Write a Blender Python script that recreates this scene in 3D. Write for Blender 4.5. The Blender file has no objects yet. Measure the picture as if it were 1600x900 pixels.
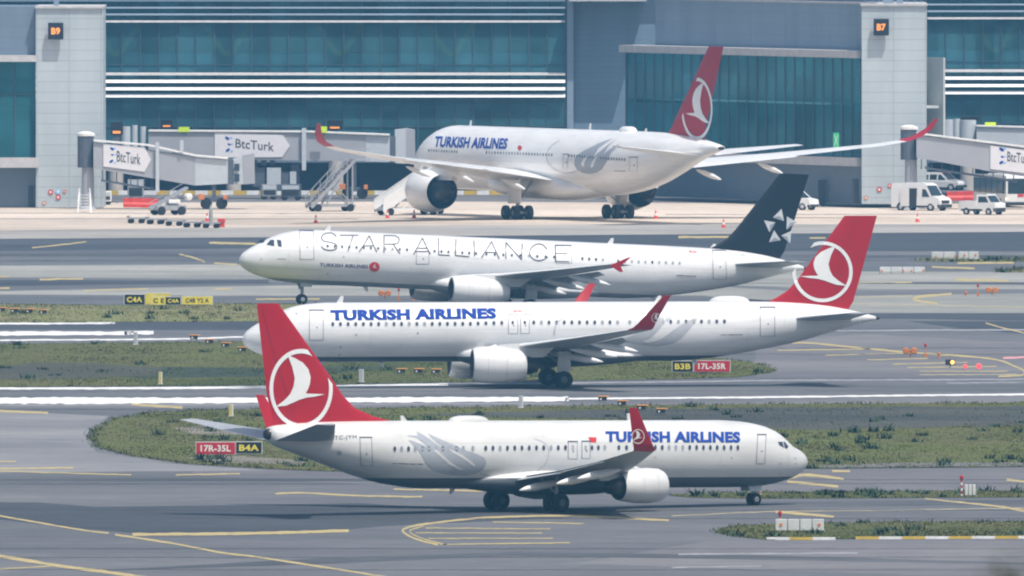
import bpy, bmesh, math, random
from mathutils import Vector, Matrix
random.seed(7)
R = math.radians
sc = bpy.context.scene
COL = sc.collection

# ------------------------------------------------------------------ camera, light, exposure
CAMY, CAMZ, F, YH = -1900.0, 46.0, 38650.0, -417.0      # camera stands on a hill 1.9 km from the middle taxiway
TILT = math.atan((450 - YH) / F)
cd = bpy.data.cameras.new('camera')
cam = bpy.data.objects.new('camera', cd); COL.objects.link(cam)
cam.location = (0, CAMY, CAMZ); cam.rotation_euler = (math.pi / 2 - TILT, 0, 0)
cd.sensor_width = 36; cd.lens = F / 1600 * 36; cd.clip_start = 1; cd.clip_end = 30000
cd.dof.use_dof = True; cd.dof.focus_distance = 1720; cd.dof.aperture_fstop = 8.0
sc.camera = cam

SUN = Vector((0.25, -0.36, 0.90)).normalized()
w = bpy.data.worlds.new('World'); sc.world = w; w.use_nodes = True
nt = w.node_tree; bg = nt.nodes['Background']
sky = nt.nodes.new('ShaderNodeTexSky'); sky.sky_type = 'NISHITA'; sky.sun_disc = False
sky.sun_elevation = math.asin(SUN.z); sky.sun_rotation = math.atan2(SUN.x, SUN.y)
sky.air_density = 1.0; sky.dust_density = 4.0; sky.ozone_density = 1.0
nt.links.new(sky.outputs[0], bg.inputs[0]); bg.inputs[1].default_value = 0.145
sl = bpy.data.lights.new('sun', 'SUN'); sl.energy = 4.3; sl.angle = R(0.53); sl.color = (1, .955, .89)
so = bpy.data.objects.new('sun', sl); COL.objects.link(so)
so.rotation_euler = SUN.to_track_quat('Z', 'Y').to_euler(); so.location = (0, 0, 500)
sc.view_settings.view_transform = 'Standard'; sc.view_settings.look = 'None'
sc.view_settings.exposure = -0.13; sc.view_settings.gamma = 1.0; sc.view_settings.use_curve_mapping = False
sc.render.engine = 'CYCLES'
try:
    sc.cycles.use_denoising = True; sc.cycles.denoiser = 'OPENIMAGEDENOISE'
    sc.cycles.volume_bounces = 1; sc.cycles.max_bounces = 8; sc.cycles.transparent_max_bounces = 16
    sc.cycles.caustics_reflective = False; sc.cycles.caustics_refractive = False
    sc.cycles.sample_clamp_indirect = 4.0; sc.cycles.filter_width = 2.1
except Exception: pass

# ------------------------------------------------------------------ photo pixel (1600x900) -> world
CA, SA = math.cos(TILT), math.sin(TILT)
CAM = Vector((0, CAMY, CAMZ))
def ray(px, py):
    x, y = (px - 800) / F, (450 - py) / F
    return Vector((x, CA + y * SA, -SA + y * CA))
def at(px, py, y):                       # point on the upright plane at world depth y
    d = ray(px, py); return CAM + d * ((y - CAMY) / d.y)
def gnd(px, py, z=0.0):                  # point on the ground
    d = ray(px, py); return CAM + d * ((z - CAMZ) / d.z)
def depth_of(py): return gnd(800, py).y

# ------------------------------------------------------------------ materials
def lin(r, g, b):
    f = lambda c: ((c / 255 + .055) / 1.055) ** 2.4 if c > 10 else c / 255 / 12.92
    return (f(r), f(g), f(b))
def mat(name, col, rough=.5, metal=0, var=.12, scale=1.5, coat=0, emit=None, estr=0, bump=0, col2=None, detail=4, stretch=None, spec=None):
    m = bpy.data.materials.new(name); m.use_nodes = True
    n, l = m.node_tree.nodes, m.node_tree.links
    b = n['Principled BSDF']; b.inputs['Roughness'].default_value = rough; b.inputs['Metallic'].default_value = metal
    if spec is not None: b.inputs['Specular IOR Level'].default_value = spec
    if coat: b.inputs['Coat Weight'].default_value = coat; b.inputs['Coat Roughness'].default_value = .08
    tc = n.new('ShaderNodeTexCoord'); nz = n.new('ShaderNodeTexNoise')
    nz.inputs['Scale'].default_value = scale; nz.inputs['Detail'].default_value = detail; nz.inputs['Roughness'].default_value = .6
    if stretch:
        mp = n.new('ShaderNodeMapping'); mp.inputs['Scale'].default_value = stretch
        l.new(tc.outputs['Object'], mp.inputs[0]); l.new(mp.outputs[0], nz.inputs['Vector'])
    else: l.new(tc.outputs['Object'], nz.inputs['Vector'])
    cr = n.new('ShaderNodeValToRGB'); e = cr.color_ramp.elements
    a = col; c = col2 or tuple(min(1, x * (1 + var)) for x in col)
    if not col2: a = tuple(x * (1 - var) for x in col)
    e[0].position, e[1].position = .32, .68
    e[0].color, e[1].color = (*a, 1), (*c, 1)
    l.new(nz.outputs[0], cr.inputs[0]); l.new(cr.outputs[0], b.inputs['Base Color'])
    if emit: b.inputs['Emission Color'].default_value = (*emit, 1); b.inputs['Emission Strength'].default_value = estr
    if bump:
        bp = n.new('ShaderNodeBump'); bp.inputs['Strength'].default_value = bump
        l.new(nz.outputs[0], bp.inputs['Height']); l.new(bp.outputs[0], b.inputs['Normal'])
    return m

# ------------------------------------------------------------------ mesh helpers
class MB:
    """collects geometry for ONE mesh object"""
    def __init__(s): s.v = []; s.f = []; s.m = []
    def add(s, v, f, mi=0):
        o = len(s.v); s.v += [tuple(p) for p in v]; s.f += [tuple(i + o for i in q) for q in f]; s.m += [mi] * len(f); return s
    def box(s, x0, x1, y0, y1, z0, z1, mi=0, mx=None):
        v = [Vector(p) for p in ((x0,y0,z0),(x1,y0,z0),(x1,y1,z0),(x0,y1,z0),(x0,y0,z1),(x1,y0,z1),(x1,y1,z1),(x0,y1,z1))]
        if mx: v = [mx @ p for p in v]
        return s.add(v, [(3,2,1,0),(4,5,6,7),(0,1,5,4),(1,2,6,5),(2,3,7,6),(3,0,4,7)], mi)
    def beam(s, p, q, wx, wz=None, mi=0, n=4):
        p, q = Vector(p), Vector(q); d = (q - p).normalized()
        a = d.cross(Vector((0,0,1)));  a = a.normalized() if a.length > 1e-4 else Vector((1,0,0))
        b = a.cross(d).normalized(); wz = wx if wz is None else wz
        k = math.sqrt(2) if n == 4 else 1
        ring = [(math.cos(2*math.pi*(i+.5)/n)*wx/2*k, math.sin(2*math.pi*(i+.5)/n)*wz/2*k) for i in range(n)]
        v = [p + a*x + b*z for x, z in ring] + [q + a*x + b*z for x, z in ring]
        return s.add(v, [(i,(i+1)%n,(i+1)%n+n,i+n) for i in range(n)] + [tuple(range(n-1,-1,-1)), tuple(range(n,2*n))], mi)
    def lathe(s, o, axis, prof, n=24, mi=0, cap=True):
        """prof: list of (along, radius)"""
        o, d = Vector(o), Vector(axis).normalized()
        a = d.cross(Vector((0,0,1)));  a = a.normalized() if a.length > 1e-4 else Vector((1,0,0)); b = d.cross(a)
        v, f = [], []
        for t, r in prof:
            for i in range(n):
                an = 2*math.pi*i/n; v.append(o + d*t + (a*math.cos(an) + b*math.sin(an))*r)
        for j in range(len(prof)-1):
            for i in range(n): f.append((j*n+i, j*n+(i+1)%n, (j+1)*n+(i+1)%n, (j+1)*n+i))
        if cap: f.append(tuple(range(n-1,-1,-1))); k=(len(prof)-1)*n; f.append(tuple(range(k,k+n)))
        return s.add(v, f, mi)
    def prism(s, poly, vec, mi=0):
        n = len(poly); v = [Vector(p) for p in poly]; v += [p + Vector(vec) for p in v]
        return s.add(v, [tuple(range(n-1,-1,-1)), tuple(range(n,2*n))] + [(i,(i+1)%n,(i+1)%n+n,i+n) for i in range(n)], mi)
    def build(s, name, mats, parent=None, smooth=False, loc=None, rz=0, bevel=0, fix=True, auto=None):
        me = bpy.data.meshes.new(name); me.from_pydata(s.v, [], s.f)
        for m in (mats if isinstance(mats, (list, tuple)) else [mats]): me.materials.append(m)
        me.polygons.foreach_set('material_index', s.m)
        if fix or bevel:
            bm = bmesh.new(); bm.from_mesh(me)
            if bevel:
                bmesh.ops.remove_doubles(bm, verts=bm.verts, dist=1e-5)
                bmesh.ops.bevel(bm, geom=[e for e in bm.edges if e.calc_face_angle(0) > .5], offset=bevel, segments=2, affect='EDGES', profile=.6)
            bmesh.ops.recalc_face_normals(bm, faces=bm.faces); bm.to_mesh(me); bm.free()
        if smooth: me.polygons.foreach_set('use_smooth', [True] * len(me.polygons))
        if auto: 
            try: me.set_sharp_from_angle(angle=R(auto))
            except Exception: pass
        o = bpy.data.objects.new(name, me); COL.objects.link(o)
        if parent: o.parent = parent
        if loc is not None: o.location = loc
        o.rotation_euler.z = rz
        return o
def tag(o, label, cat, group=None):
    o['label'] = label; o['category'] = cat
    if group: o['group'] = group
    return o
def thing(name, label, cat, loc=(0,0,0), rz=0, group=None):
    o = bpy.data.objects.new(name, None); COL.objects.link(o); o.location = loc; o.rotation_euler.z = rz
    o.empty_display_size = .5
    return tag(o, label, cat, group)
def struct(o, kind='structure'): o['kind'] = kind; return o
def copy_tree(o, loc=None, rz=None, label=None):
    r = o.copy(); COL.objects.link(r)
    if loc is not None: r.location = loc
    if rz is not None: r.rotation_euler.z = rz
    if label: r['label'] = label
    for ch in list(o.children):
        c = ch.copy(); COL.objects.link(c); c.parent = r
        for g in list(ch.children):
            d = g.copy(); COL.objects.link(d); d.parent = c
    return r

def text_mesh(s, bold=0.0, spacing=1.0):
    """2D mesh of a word, x 0..1 over its width, y 0..1 over its capital height"""
    c = bpy.data.curves.new('lettering', 'FONT'); c.body = s; c.offset = bold; c.space_character = spacing; c.resolution_u = 3
    o = bpy.data.objects.new('lettering', c); COL.objects.link(o)
    dg = bpy.context.evaluated_depsgraph_get(); me = bpy.data.meshes.new_from_object(o.evaluated_get(dg))
    v = [(p.co.x, p.co.y) for p in me.vertices]; f = [tuple(p.vertices) for p in me.polygons]
    bpy.data.objects.remove(o); bpy.data.curves.remove(c); bpy.data.meshes.remove(me)
    x0, x1 = min(p[0] for p in v), max(p[0] for p in v)
    low = any(ch in s for ch in 'gjpqy,')
    y0 = 0 if low else min(p[1] for p in v); y1 = max(p[1] for p in v)
    return [((x-x0)/(x1-x0), (y-y0)/(y1-y0)) for x, y in v], f
def strip(pts, wd):
    """polyline with a width (list or number) -> quads (2D)"""
    ps = [Vector(p) for p in pts]; n = len(ps); ws = wd if isinstance(wd, (list, tuple)) else [wd]*n
    v, f = [], []
    for i, p in enumerate(ps):
        a, b = ps[max(0,i-1)], ps[min(n-1,i+1)]; d = (b-a).normalized(); nn = Vector((-d.y, d.x))
        v += [p + nn*ws[i]/2, p - nn*ws[i]/2]
    for i in range(n-1): f.append((2*i, 2*i+1, 2*i+3, 2*i+2))
    return [tuple(p) for p in v], f
def curve_pts(pts, k=6):
    """Catmull-Rom through points"""
    out = []; n = len(pts); P = [Vector(p) for p in pts]
    for i in range(n-1):
        a, b, c, d = P[max(0,i-1)], P[i], P[i+1], P[min(n-1,i+2)]
        for j in range(k):
            t = j/k; out.append(tuple(.5*((2*b)+(c-a)*t+(2*a-5*b+4*c-d)*t*t+(3*b-a-3*c+d)*t**3)))
    return out + [tuple(P[-1])]
def closed_curve(pts, k=4):
    n = len(pts); P = [Vector(p) for p in pts]; out = []
    for i in range(n):
        a, b, c, d = P[i-1], P[i], P[(i+1)%n], P[(i+2)%n]
        for j in range(k):
            t = j/k; out.append(tuple(.5*((2*b)+(c-a)*t+(2*a-5*b+4*c-d)*t*t+(3*b-a-3*c+d)*t**3)))
    return out
def ngon(cx, cy, rx, ry, n=10, a0=0): return [(cx+rx*math.cos(a0+2*math.pi*i/n), cy+ry*math.sin(a0+2*math.pi*i/n)) for i in range(n)]
def flat(polys, step=None, clips=()):
    """2D polygons [(verts, faces) or [pts]] -> triangulated, cut into a grid of the given step -> verts, faces"""
    bm = bmesh.new()
    for p in polys:
        if isinstance(p, tuple) and len(p) == 2 and isinstance(p[1], list) and p[1] and isinstance(p[1][0], tuple) and isinstance(p[1][0][0], int): vs, fs = p
        else: vs, fs = p, [tuple(range(len(p)))]
        bv = [bm.verts.new((q[0], q[1], 0)) for q in vs]
        for q in fs:
            try: bm.faces.new([bv[i] for i in q])
            except ValueError: pass
    bm.normal_update()
    bmesh.ops.triangulate(bm, faces=bm.faces, ngon_method='EAR_CLIP')
    for co, no in clips:
        bmesh.ops.bisect_plane(bm, geom=bm.verts[:]+bm.edges[:]+bm.faces[:], plane_co=(*co,0), plane_no=(*no,0), clear_outer=True)
    if step:
        for ax in (0, 1):
            st = step[ax] if isinstance(step, (tuple, list)) else step
            if not bm.verts: break
            lo, hi = min(v.co[ax] for v in bm.verts), max(v.co[ax] for v in bm.verts)
            k = math.floor(lo/st)+1
            while k*st < hi:
                co = [0,0,0]; no = [0,0,0]; co[ax] = k*st; no[ax] = 1
                bmesh.ops.bisect_plane(bm, geom=bm.verts[:]+bm.edges[:]+bm.faces[:], plane_co=co, plane_no=no); k += 1
    bm.verts.ensure_lookup_table(); bm.verts.index_update()
    v = [(q.co.x, q.co.y) for q in bm.verts]; f = [tuple(q.index for q in p.verts) for p in bm.faces]
    bm.free(); return v, f
def place_text(s, bl, br, tl, bold=0.0, spacing=1.0):
    v, f = text_mesh(s, bold, spacing); bl, br, tl = Vector(bl), Vector(br), Vector(tl)
    return ([tuple(bl+(br-bl)*x+(tl-bl)*y) for x, y in v], f)
# ------------------------------------------------------------------ airliners
M_WHITE = mat('aircraft_white', (.76,.76,.75), .3, var=.03, scale=.35, coat=.25)
M_WHITEA = mat('weathered_aircraft_white', (.66,.66,.64), .34, var=.05, scale=.35, coat=.15)
M_WHITEB = mat('clean_aircraft_white', (.88,.87,.85), .3, var=.02, scale=.35, coat=.25)
def skin_lines(m, wx, wz, line):
    n, l = m.node_tree.nodes, m.node_tree.links; p = n['Principled BSDF']; src = p.inputs['Base Color'].links[0].from_socket
    tc = n.new('ShaderNodeTexCoord'); mp = n.new('ShaderNodeMapping'); mp.inputs['Rotation'].default_value = (R(-90), 0, 0)
    br = n.new('ShaderNodeTexBrick'); br.offset = .5; br.inputs['Color1'].default_value = (1,1,1,1); br.inputs['Color2'].default_value = (.955,.96,.965,1); br.inputs['Mortar'].default_value = (line,line,line,1)
    br.inputs['Scale'].default_value = 1; br.inputs['Brick Width'].default_value = wx; br.inputs['Row Height'].default_value = wz; br.inputs['Mortar Size'].default_value = .02
    st = n.new('ShaderNodeTexNoise'); st.inputs['Scale'].default_value = 1.2; st.inputs['Detail'].default_value = 6; m2 = n.new('ShaderNodeMapping'); m2.inputs['Scale'].default_value = (.25, 1, 1.6); cr = n.new('ShaderNodeValToRGB')
    cr.color_ramp.elements[0].position, cr.color_ramp.elements[1].position = .35, .6; cr.color_ramp.elements[0].color = (.90,.90,.89,1)
    l.new(tc.outputs['Object'], mp.inputs[0]); l.new(mp.outputs[0], br.inputs['Vector']); l.new(tc.outputs['Object'], m2.inputs[0]); l.new(m2.outputs[0], st.inputs['Vector']); l.new(st.outputs[0], cr.inputs[0])
    for o_ in (br.outputs[0], cr.outputs[0]):
        mx = n.new('ShaderNodeMix'); mx.data_type = 'RGBA'; mx.blend_type = 'MULTIPLY'; mx.inputs['Factor'].default_value = 1
        l.new(src, mx.inputs['A']); l.new(o_, mx.inputs['B']); src = mx.outputs['Result']
    l.new(src, p.inputs['Base Color'])
for m_ in (M_WHITE, M_WHITEA, M_WHITEB): skin_lines(m_, 5.3, 1.35, .84)
M_BELLY = mat('grey_belly_with_shade', (.085,.095,.11), .45, var=.12, scale=.5)  # grey belly paint, darkened further to carry the shade underneath
M_BELLY2 = mat('aircraft_shaded_belly', (.26,.28,.31), .45, var=.12, scale=.5)  # underside shading of the black-tailed jet put into the colour
M_WING = mat('wing_grey', (.33,.35,.38), .45, var=.1, scale=.8)
M_WLE = mat('wing_white', (.78,.78,.77), .35, var=.04)
M_RED = mat('tail_red', (.41,.008,.017), .45, var=.06, scale=.6, spec=.25)
M_BLACKTAIL = mat('tail_black', (.008,.010,.016), .45, var=.15, spec=.3)
M_DECALW = mat('emblem_white', (.80,.80,.78), .4, var=.03)
M_BLUE = mat('lettering_blue', (.018,.055,.30), .75, var=.08, spec=.1)
M_NAVY = mat('lettering_navy', (.02,.03,.12), .4)
M_LGREY = mat('motif_grey', (.36,.385,.42), .4, var=.06)
M_LGREY2 = mat('motif_pale_grey', (.44,.455,.475), .4, var=.06)
M_STAR = mat('outline_grey', (.085,.09,.11), .8, spec=.1)
M_SHADE = mat('lowered_blind', (.27,.28,.30), .4)
M_DARK = mat('dark_line', (.05,.06,.09), .5)
M_SEAMR = mat('rudder_seam_red', (.25,.008,.015), .5)
M_SEAM = mat('door_seam', (.20,.215,.25), .5)
M_GLASSW = mat('cabin_window_glass', (.045,.055,.075), .15)
M_FRAME = mat('window_frame_grey', (.52,.54,.57), .4)
M_TYRE = mat('tyre_rubber', (.012,.012,.014), .8)
M_STRUT = mat('gear_metal', (.30,.31,.33), .4, metal=.4)
M_RIM = mat('wheel_rim', (.62,.63,.65), .35, metal=.3)
M_RIMD = mat('dark_wheel_rim', (.13,.13,.14), .5, metal=.3)  # darker rim colour for the larger wheels
M_METAL = mat('bare_metal', (.42,.41,.40), .3, metal=.9)
M_EXH = mat('exhaust_metal', (.07,.06,.055), .35, metal=.7)
M_INLET = mat('inlet_dark', (.03,.032,.038), .5)
M_GEARDARK = mat('gear_bay_dark', (.03,.032,.036), .7)
M_REDMARK = mat('red_mark', (.55,.02,.02), .5)
M_TRIA = mat('triangle_silver', (.55,.57,.58), .35, var=.1)
M_TRIB = mat('triangle_shade', (.28,.30,.33), .35, var=.1)

def mono(tab):
    """monotone cubic interpolation of rows (s, a, b, c...)"""
    xs = [r[0] for r in tab]; m = len(tab[0]) - 1; n = len(xs)
    D = [[(tab[i+1][k+1]-tab[i][k+1])/(xs[i+1]-xs[i]) for k in range(m)] for i in range(n-1)]
    T = []
    for i in range(n):
        row = []
        for k in range(m):
            if i == 0: row.append(D[0][k])
            elif i == n-1: row.append(D[-1][k])
            else:
                a, b = D[i-1][k], D[i][k]; row.append(0 if a*b <= 0 else 2*a*b/(a+b))
        T.append(row)
    def f(x):
        x = min(max(x, xs[0]), xs[-1]); i = 0
        while i < n-2 and x > xs[i+1]: i += 1
        h = xs[i+1]-xs[i]; t = (x-xs[i])/h; t2, t3 = t*t, t*t*t
        return [(2*t3-3*t2+1)*tab[i][k+1]+(t3-2*t2+t)*h*T[i][k]+(-2*t3+3*t2)*tab[i+1][k+1]+(t3-t2)*h*T[i+1][k] for k in range(m)]
    return f

AF = [(1,0),(.82,.36),(.6,.74),(.38,.98),(.2,.92),(.08,.64),(.02,.34),(0,0),(.02,-.26),(.08,-.44),(.2,-.58),(.38,-.58),(.6,-.36),(.82,-.12)]
def af_half(t):
    up = [(0,0),(.02,.30),(.08,.54),(.2,.75),(.38,.78),(.6,.55),(.82,.24),(1,0)]
    for (a, p), (b, q) in zip(up, up[1:]):
        if t <= b: return p + (q-p)*(t-a)/(b-a)
    return 0
def foil(secs, xm, side=1, sym=False, n_sub=1):
    """secs rows: y, z, s_leading, chord, thickness ratio, cant deg, twist deg"""
    v, f = [], []; n = len(AF)
    for (y, z, s, c, tc, ca, tw) in secs:
        for t, h in AF:
            if sym: h = math.copysign(af_half(t), h) if h else 0
            q = h*c*tc/2
            zz = z + q*math.cos(R(ca)); yy = y - q*math.sin(R(ca))
            dt = (t-.25)*c; zz -= dt*math.tan(R(tw))
            v.append((xm-(s+t*c), yy*side, zz))
    for j in range(len(secs)-1):
        for i in range(n): f.append((j*n+i, j*n+(i+1)%n, (j+1)*n+(i+1)%n, (j+1)*n+i))
    f.append(tuple(range(n))); k=(len(secs)-1)*n; f.append(tuple(range(k+n-1,k-1,-1)))
    return v, f

BIRD = [(1220,500),(1192,560),(1178,610),(1186,650),(1205,685),(1240,715),(1293,747),(1230,741),(1180,724),(1150,713),(1110,703),(1060,698),(998,687),(1050,685),(1095,684),(1113,682),(1100,665),(1087,637),(1083,605),(1096,567),(1130,535),(1180,512)]
BIRD = [((x-1140)/190, (y-659)/190) for x, y in BIRD]
def emblem(cx, cy, rx, ry, mirror=1, shear=0.0):
    """round bird badge in photo pixels: ring + bird"""
    m = lambda u, v: (cx + (mirror*u)*rx + shear*v*rx, cy + v*ry)
    n = 40; ring = ([], [])
    for i in range(n):
        a = 2*math.pi*i/n
        for r in (1.0, .885): ring[0].append(m(r*math.cos(a), r*math.sin(a)))
    for i in range(n): j = (i+1)%n; ring[1].append((2*i, 2*i+1, 2*j+1, 2*j))
    return [ring, [m(u, v) for u, v in BIRD]]

class Plane: pass
def airliner(sp):
    WH = sp.get('white', M_WHITE); WG = sp.get('wingmat', M_WING)
    P = Plane(); P.sp = sp; xm = sp['main_s']; zc = sp['zc']; k = sp.get('scale', 1.0)
    o = sp['origin'].copy() if 'origin' in sp else gnd(*sp['anchor'])
    head, pitch = R(sp['heading']), R(sp['pitch'])
    root = thing('airliner', sp['label'], 'airliner', o, 0, 'airliners on the taxiways and at the gate')
    root.rotation_euler = (0, -pitch, head); root.scale = (k, k, k)
    P.root = root; P.side = sp['side']
    Mx = Matrix.Translation(o) @ Matrix.Rotation(head, 4, 'Z') @ Matrix.Rotation(-pitch, 4, 'Y') @ Matrix.Scale(k, 4)
    Mi = Mx.inverted(); lc = Mi @ CAM
    fus = mono(sp['fus']); L = sp['fus'][-1][0]
    def surf(s, z, off=0.0):
        zt, zb, wd = fus(s); zz = z - zc; c, h = (zt+zb)/2, max(.01, (zt-zb)/2)
        return wd*math.sqrt(max(0.0, 1-((zz-c)/h)**2)) + off
    P.surf = surf
    def unproj(px, py, yf, side):
        d = (Mi @ (CAM + ray(px, py)*1000)) - lc
        y = side*sp['fus'][len(sp['fus'])//2][3]
        for _ in range(14):
            t = (y-lc.y)/d.y; q = lc + d*t; yn = side*yf(xm-q.x, q.z); y = .35*y + .65*yn
        t = (y-lc.y)/d.y; q = lc + d*t
        return q
    def decal(name, polys, mt, parent, yf=surf, off=.014, step=(5,3), clips=(), side=None):
        side = side or P.side
        b = MB(); pl = polys if isinstance(mt, list) else [polys]
        for mi, pp in enumerate(pl):
            v, f = flat(pp, step, clips)
            if v: b.add([unproj(x, y, lambda s, z: yf(s, z)+off+.004*mi, side) for x, y in v], f, mi)
        ob = b.build(name, mt, parent, fix=False); return ob
    P.decal = decal
    # fuselage
    ss = [q for q in sorted(set([r[0] for r in sp['fus']] + [L*i/110 for i in range(111)] + [.02*i*i for i in range(1,18)])) if q >= sp['fus'][0][0]]
    n = 40; b = MB(); v = []; f = []
    for s in ss:
        zt, zb, wd = fus(s); c, h = (zt+zb)/2, (zt-zb)/2
        for i in range(n): a = 2*math.pi*i/n; v.append((xm-s, wd*math.cos(a), zc+c+h*math.sin(a)))
    for j in range(len(ss)-1):
        for i in range(n): f.append((j*n+i, (j+1)*n+i, (j+1)*n+(i+1)%n, j*n+(i+1)%n))
    f.append(tuple(range(n))); e=(len(ss)-1)*n; f.append(tuple(range(e+n-1,e-1,-1)))
    b.add(v, f)
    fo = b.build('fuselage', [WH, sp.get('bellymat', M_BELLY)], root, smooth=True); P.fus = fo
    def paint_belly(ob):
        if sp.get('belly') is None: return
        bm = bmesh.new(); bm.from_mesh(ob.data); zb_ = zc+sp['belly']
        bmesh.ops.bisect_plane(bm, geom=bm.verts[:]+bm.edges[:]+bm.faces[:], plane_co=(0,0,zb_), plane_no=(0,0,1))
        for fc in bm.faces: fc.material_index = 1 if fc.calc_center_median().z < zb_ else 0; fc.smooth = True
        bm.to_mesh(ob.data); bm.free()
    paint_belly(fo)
    for mi, me in ((0, 0),): pass
    # tail cone tip (auxiliary power unit outlet)
    zt, zb, wd = fus(L); c, h = (zt+zb)/2, (zt-zb)/2
    MB().add([(xm-L-.02, .8*wd*math.cos(2*math.pi*i/16), zc+c+.8*h*math.sin(2*math.pi*i/16)) for i in range(16)]+[(xm-L-.25, .6*wd*math.cos(2*math.pi*i/16), zc+c+.6*h*math.sin(2*math.pi*i/16)) for i in range(16)],
        [(i,(i+1)%16,(i+1)%16+16,i+16) for i in range(16)]+[tuple(range(16,32))]).build('tail_outlet', M_EXH, fo, smooth=True)
    # belly fairing
    q = sp['fairing']; ft = mono(q)
    s0, s1 = q[0][0], q[-1][0]; v = []; f = []; N = 26; n = 24
    for j in range(N+1):
        s = s0+(s1-s0)*j/N; top, bot, wd = ft(s); c, h = (top+bot)/2, (top-bot)/2
        for i in range(n):
            a = 2*math.pi*i/n; ca, sa = math.cos(a), math.sin(a)
            v.append((xm-s, wd*math.copysign(abs(ca)**.75, ca), zc+c+h*math.copysign(abs(sa)**.75, sa)))
    for j in range(N):
        for i in range(n): f.append((j*n+i, (j+1)*n+i, (j+1)*n+(i+1)%n, j*n+(i+1)%n))
    f += [tuple(range(n)), tuple(range(N*n+n-1, N*n-1, -1))]
    b = MB().add(v, f)
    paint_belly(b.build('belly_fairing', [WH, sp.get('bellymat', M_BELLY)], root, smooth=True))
    # wings with tips, flaps, fairings
    def interp(secs, y):
        for a, c in zip(secs, secs[1:]):
            if y <= c[0]: t = (y-a[0])/(c[0]-a[0]); return [a[i]+(c[i]-a[i])*t for i in range(7)]
        return list(secs[-1])
    for sd in (1, -1):
        ws = sp['wing']; b = MB(); b.add(*foil(ws, xm, sd)); nn = len(AF)
        for qi in range(len(b.f)-2):
            if qi % nn in (5, 6, 7): b.m[qi] = 1
        wg = b.build('wing', [WG, M_WLE], root, smooth=True, auto=50)
        if sd == P.side: P.wing = wg
        MB().add(*foil(sp['tip'], xm, sd)).build('wingtip_fence' if 'fence' in sp else 'winglet', sp.get('tipmat', M_RED), wg, smooth=True, auto=50)
        if 'tip2' in sp: MB().add(*foil(sp['tip2'], xm, sd)).build('wingtip_fence', M_RED, wg, smooth=True, auto=50)
        for y0, y1, cf, tw, drop in sp['flaps']:
            fs = []
            for y in (y0, y1):
                r = interp(ws, y); c = r[3]*cf
                fs.append((y, r[1]-drop, r[2]+r[3]*(1-cf)+c*.55, c, .14, r[5], tw))
            MB().add(*foil(fs, xm, sd)).build('flap', WG, wg, smooth=True, auto=50)
        for y in sp['canoes']:
            r = interp(ws, y); te = r[2]+r[3]; ln = sp.get('canoe_len', 3.4); dz = sp.get('canoe_dz', .32)
            cb = MB().lathe((0,0,0), (-1,0,-.16), [(0,.02),(ln*.12,.13),(ln*.35,.24),(ln*.65,.25),(ln*.88,.14),(ln,.03)], 12)
            cb.build('flap_fairing', M_WLE, wg, smooth=True, loc=(xm-te+ln*.58, y*sd, r[1]-dz))
        # tailplane
        MB().add(*foil(sp['stab'], xm, sd, True)).build('tailplane', [WG], root, smooth=True, auto=50)
        # engine
        e = sp['engine']; ey, ez, es = e['y']*sd, e['z'], e['s']
        b = MB(); b.lathe((xm-es, ey, ez), (-1,0,-.02), e['nac'], 36, cap=False)
        n1 = len(b.f); b.lathe((xm-es, ey, ez), (-1,0,-.02), [(.0,e['nac'][0][1]),(.05,e['nac'][0][1]-.09),(.35,e['nac'][0][1]-.16),(1.0,e['nac'][0][1]-.18)], 36, 1, cap=False)
        for q3 in range(0, 36): b.m[q3] = 2
        eng = b.build('engine', [WH, M_INLET, M_METAL], root, smooth=True, fix=False, auto=40)
        fr = e['nac'][0][1]-.18; sb = MB(); nacf = mono([(q[0]+i*1e-4, q[1]) for i, q in enumerate(e['nac'])]); LN = e['nac'][-1][0]
        for t in (.27, .62): x_ = LN*t; sb.lathe((xm-es, ey, ez), (-1,0,-.02), [(x_-.02, nacf(x_-.02)[0]+.004),(x_+.02, nacf(x_+.02)[0]+.004)], 36, cap=False)
        sb.build('cowl_seam', M_FRAME, eng, fix=False, smooth=True)
        MB().prism([(xm-es-LN*.25, ey-sd*.55*e['nac'][2][1], ez+.86*nacf(LN*.25)[0]),(xm-es-LN*.5, ey-sd*.55*e['nac'][2][1], ez+.86*nacf(LN*.5)[0]),(xm-es-LN*.48, ey-sd*.68*e['nac'][2][1], ez+1.1*nacf(LN*.48)[0])],(0,.04*sd,0)).build('strake', M_FRAME, eng)
        fb = MB().lathe((xm-es-1.0, ey, ez), (-1,0,0), [(0,fr),(.02,fr*.3)], 36, cap=False).lathe((xm-es-.55, ey, ez), (-1,0,0), [(0,.02),(.2,fr*.2),(.45,fr*.3)], 20)
        fb.build('fan', M_INLET, eng, fix=False)
        MB().lathe((xm-es, ey, ez), (-1,0,-.02), e['core'], 30, cap=False).build('exhaust', M_EXH, eng, smooth=True, fix=False)
        back = e['nac'][-1]
        MB().lathe((xm-es, ey, ez), (-1,0,-.02), [(back[0]-.02, back[1]-.03),(back[0]-.9, back[1]-.12),(back[0]-.95,.3)], 30, cap=False).build('bypass_duct', M_INLET, eng, smooth=True, fix=False)
        p = e['pylon']   # s_front, s_back, z_bottom, z_top, width
        pv = [(p[0],p[3]-.35),(p[0]+.8,p[3]),(p[1],p[3]+.1),(p[1]+.9,p[3]-.1),(p[1],p[2]),(p[0]+.6,p[2])]
        MB().prism([(xm-a, ey-p[4]/2, c) for a, c in pv], (0, p[4], 0)).build('pylon', WH, eng)
    # fin
    FN = sp['fin']; ffn = FN['le']; fb = MB()
    rows = sorted(ffn, key=lambda r: r[0]); v = []; n = len(AF)
    secs = [(0, zc+z, s, te-s, tk, 90, 0) for z, s, te, tk in rows]
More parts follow.
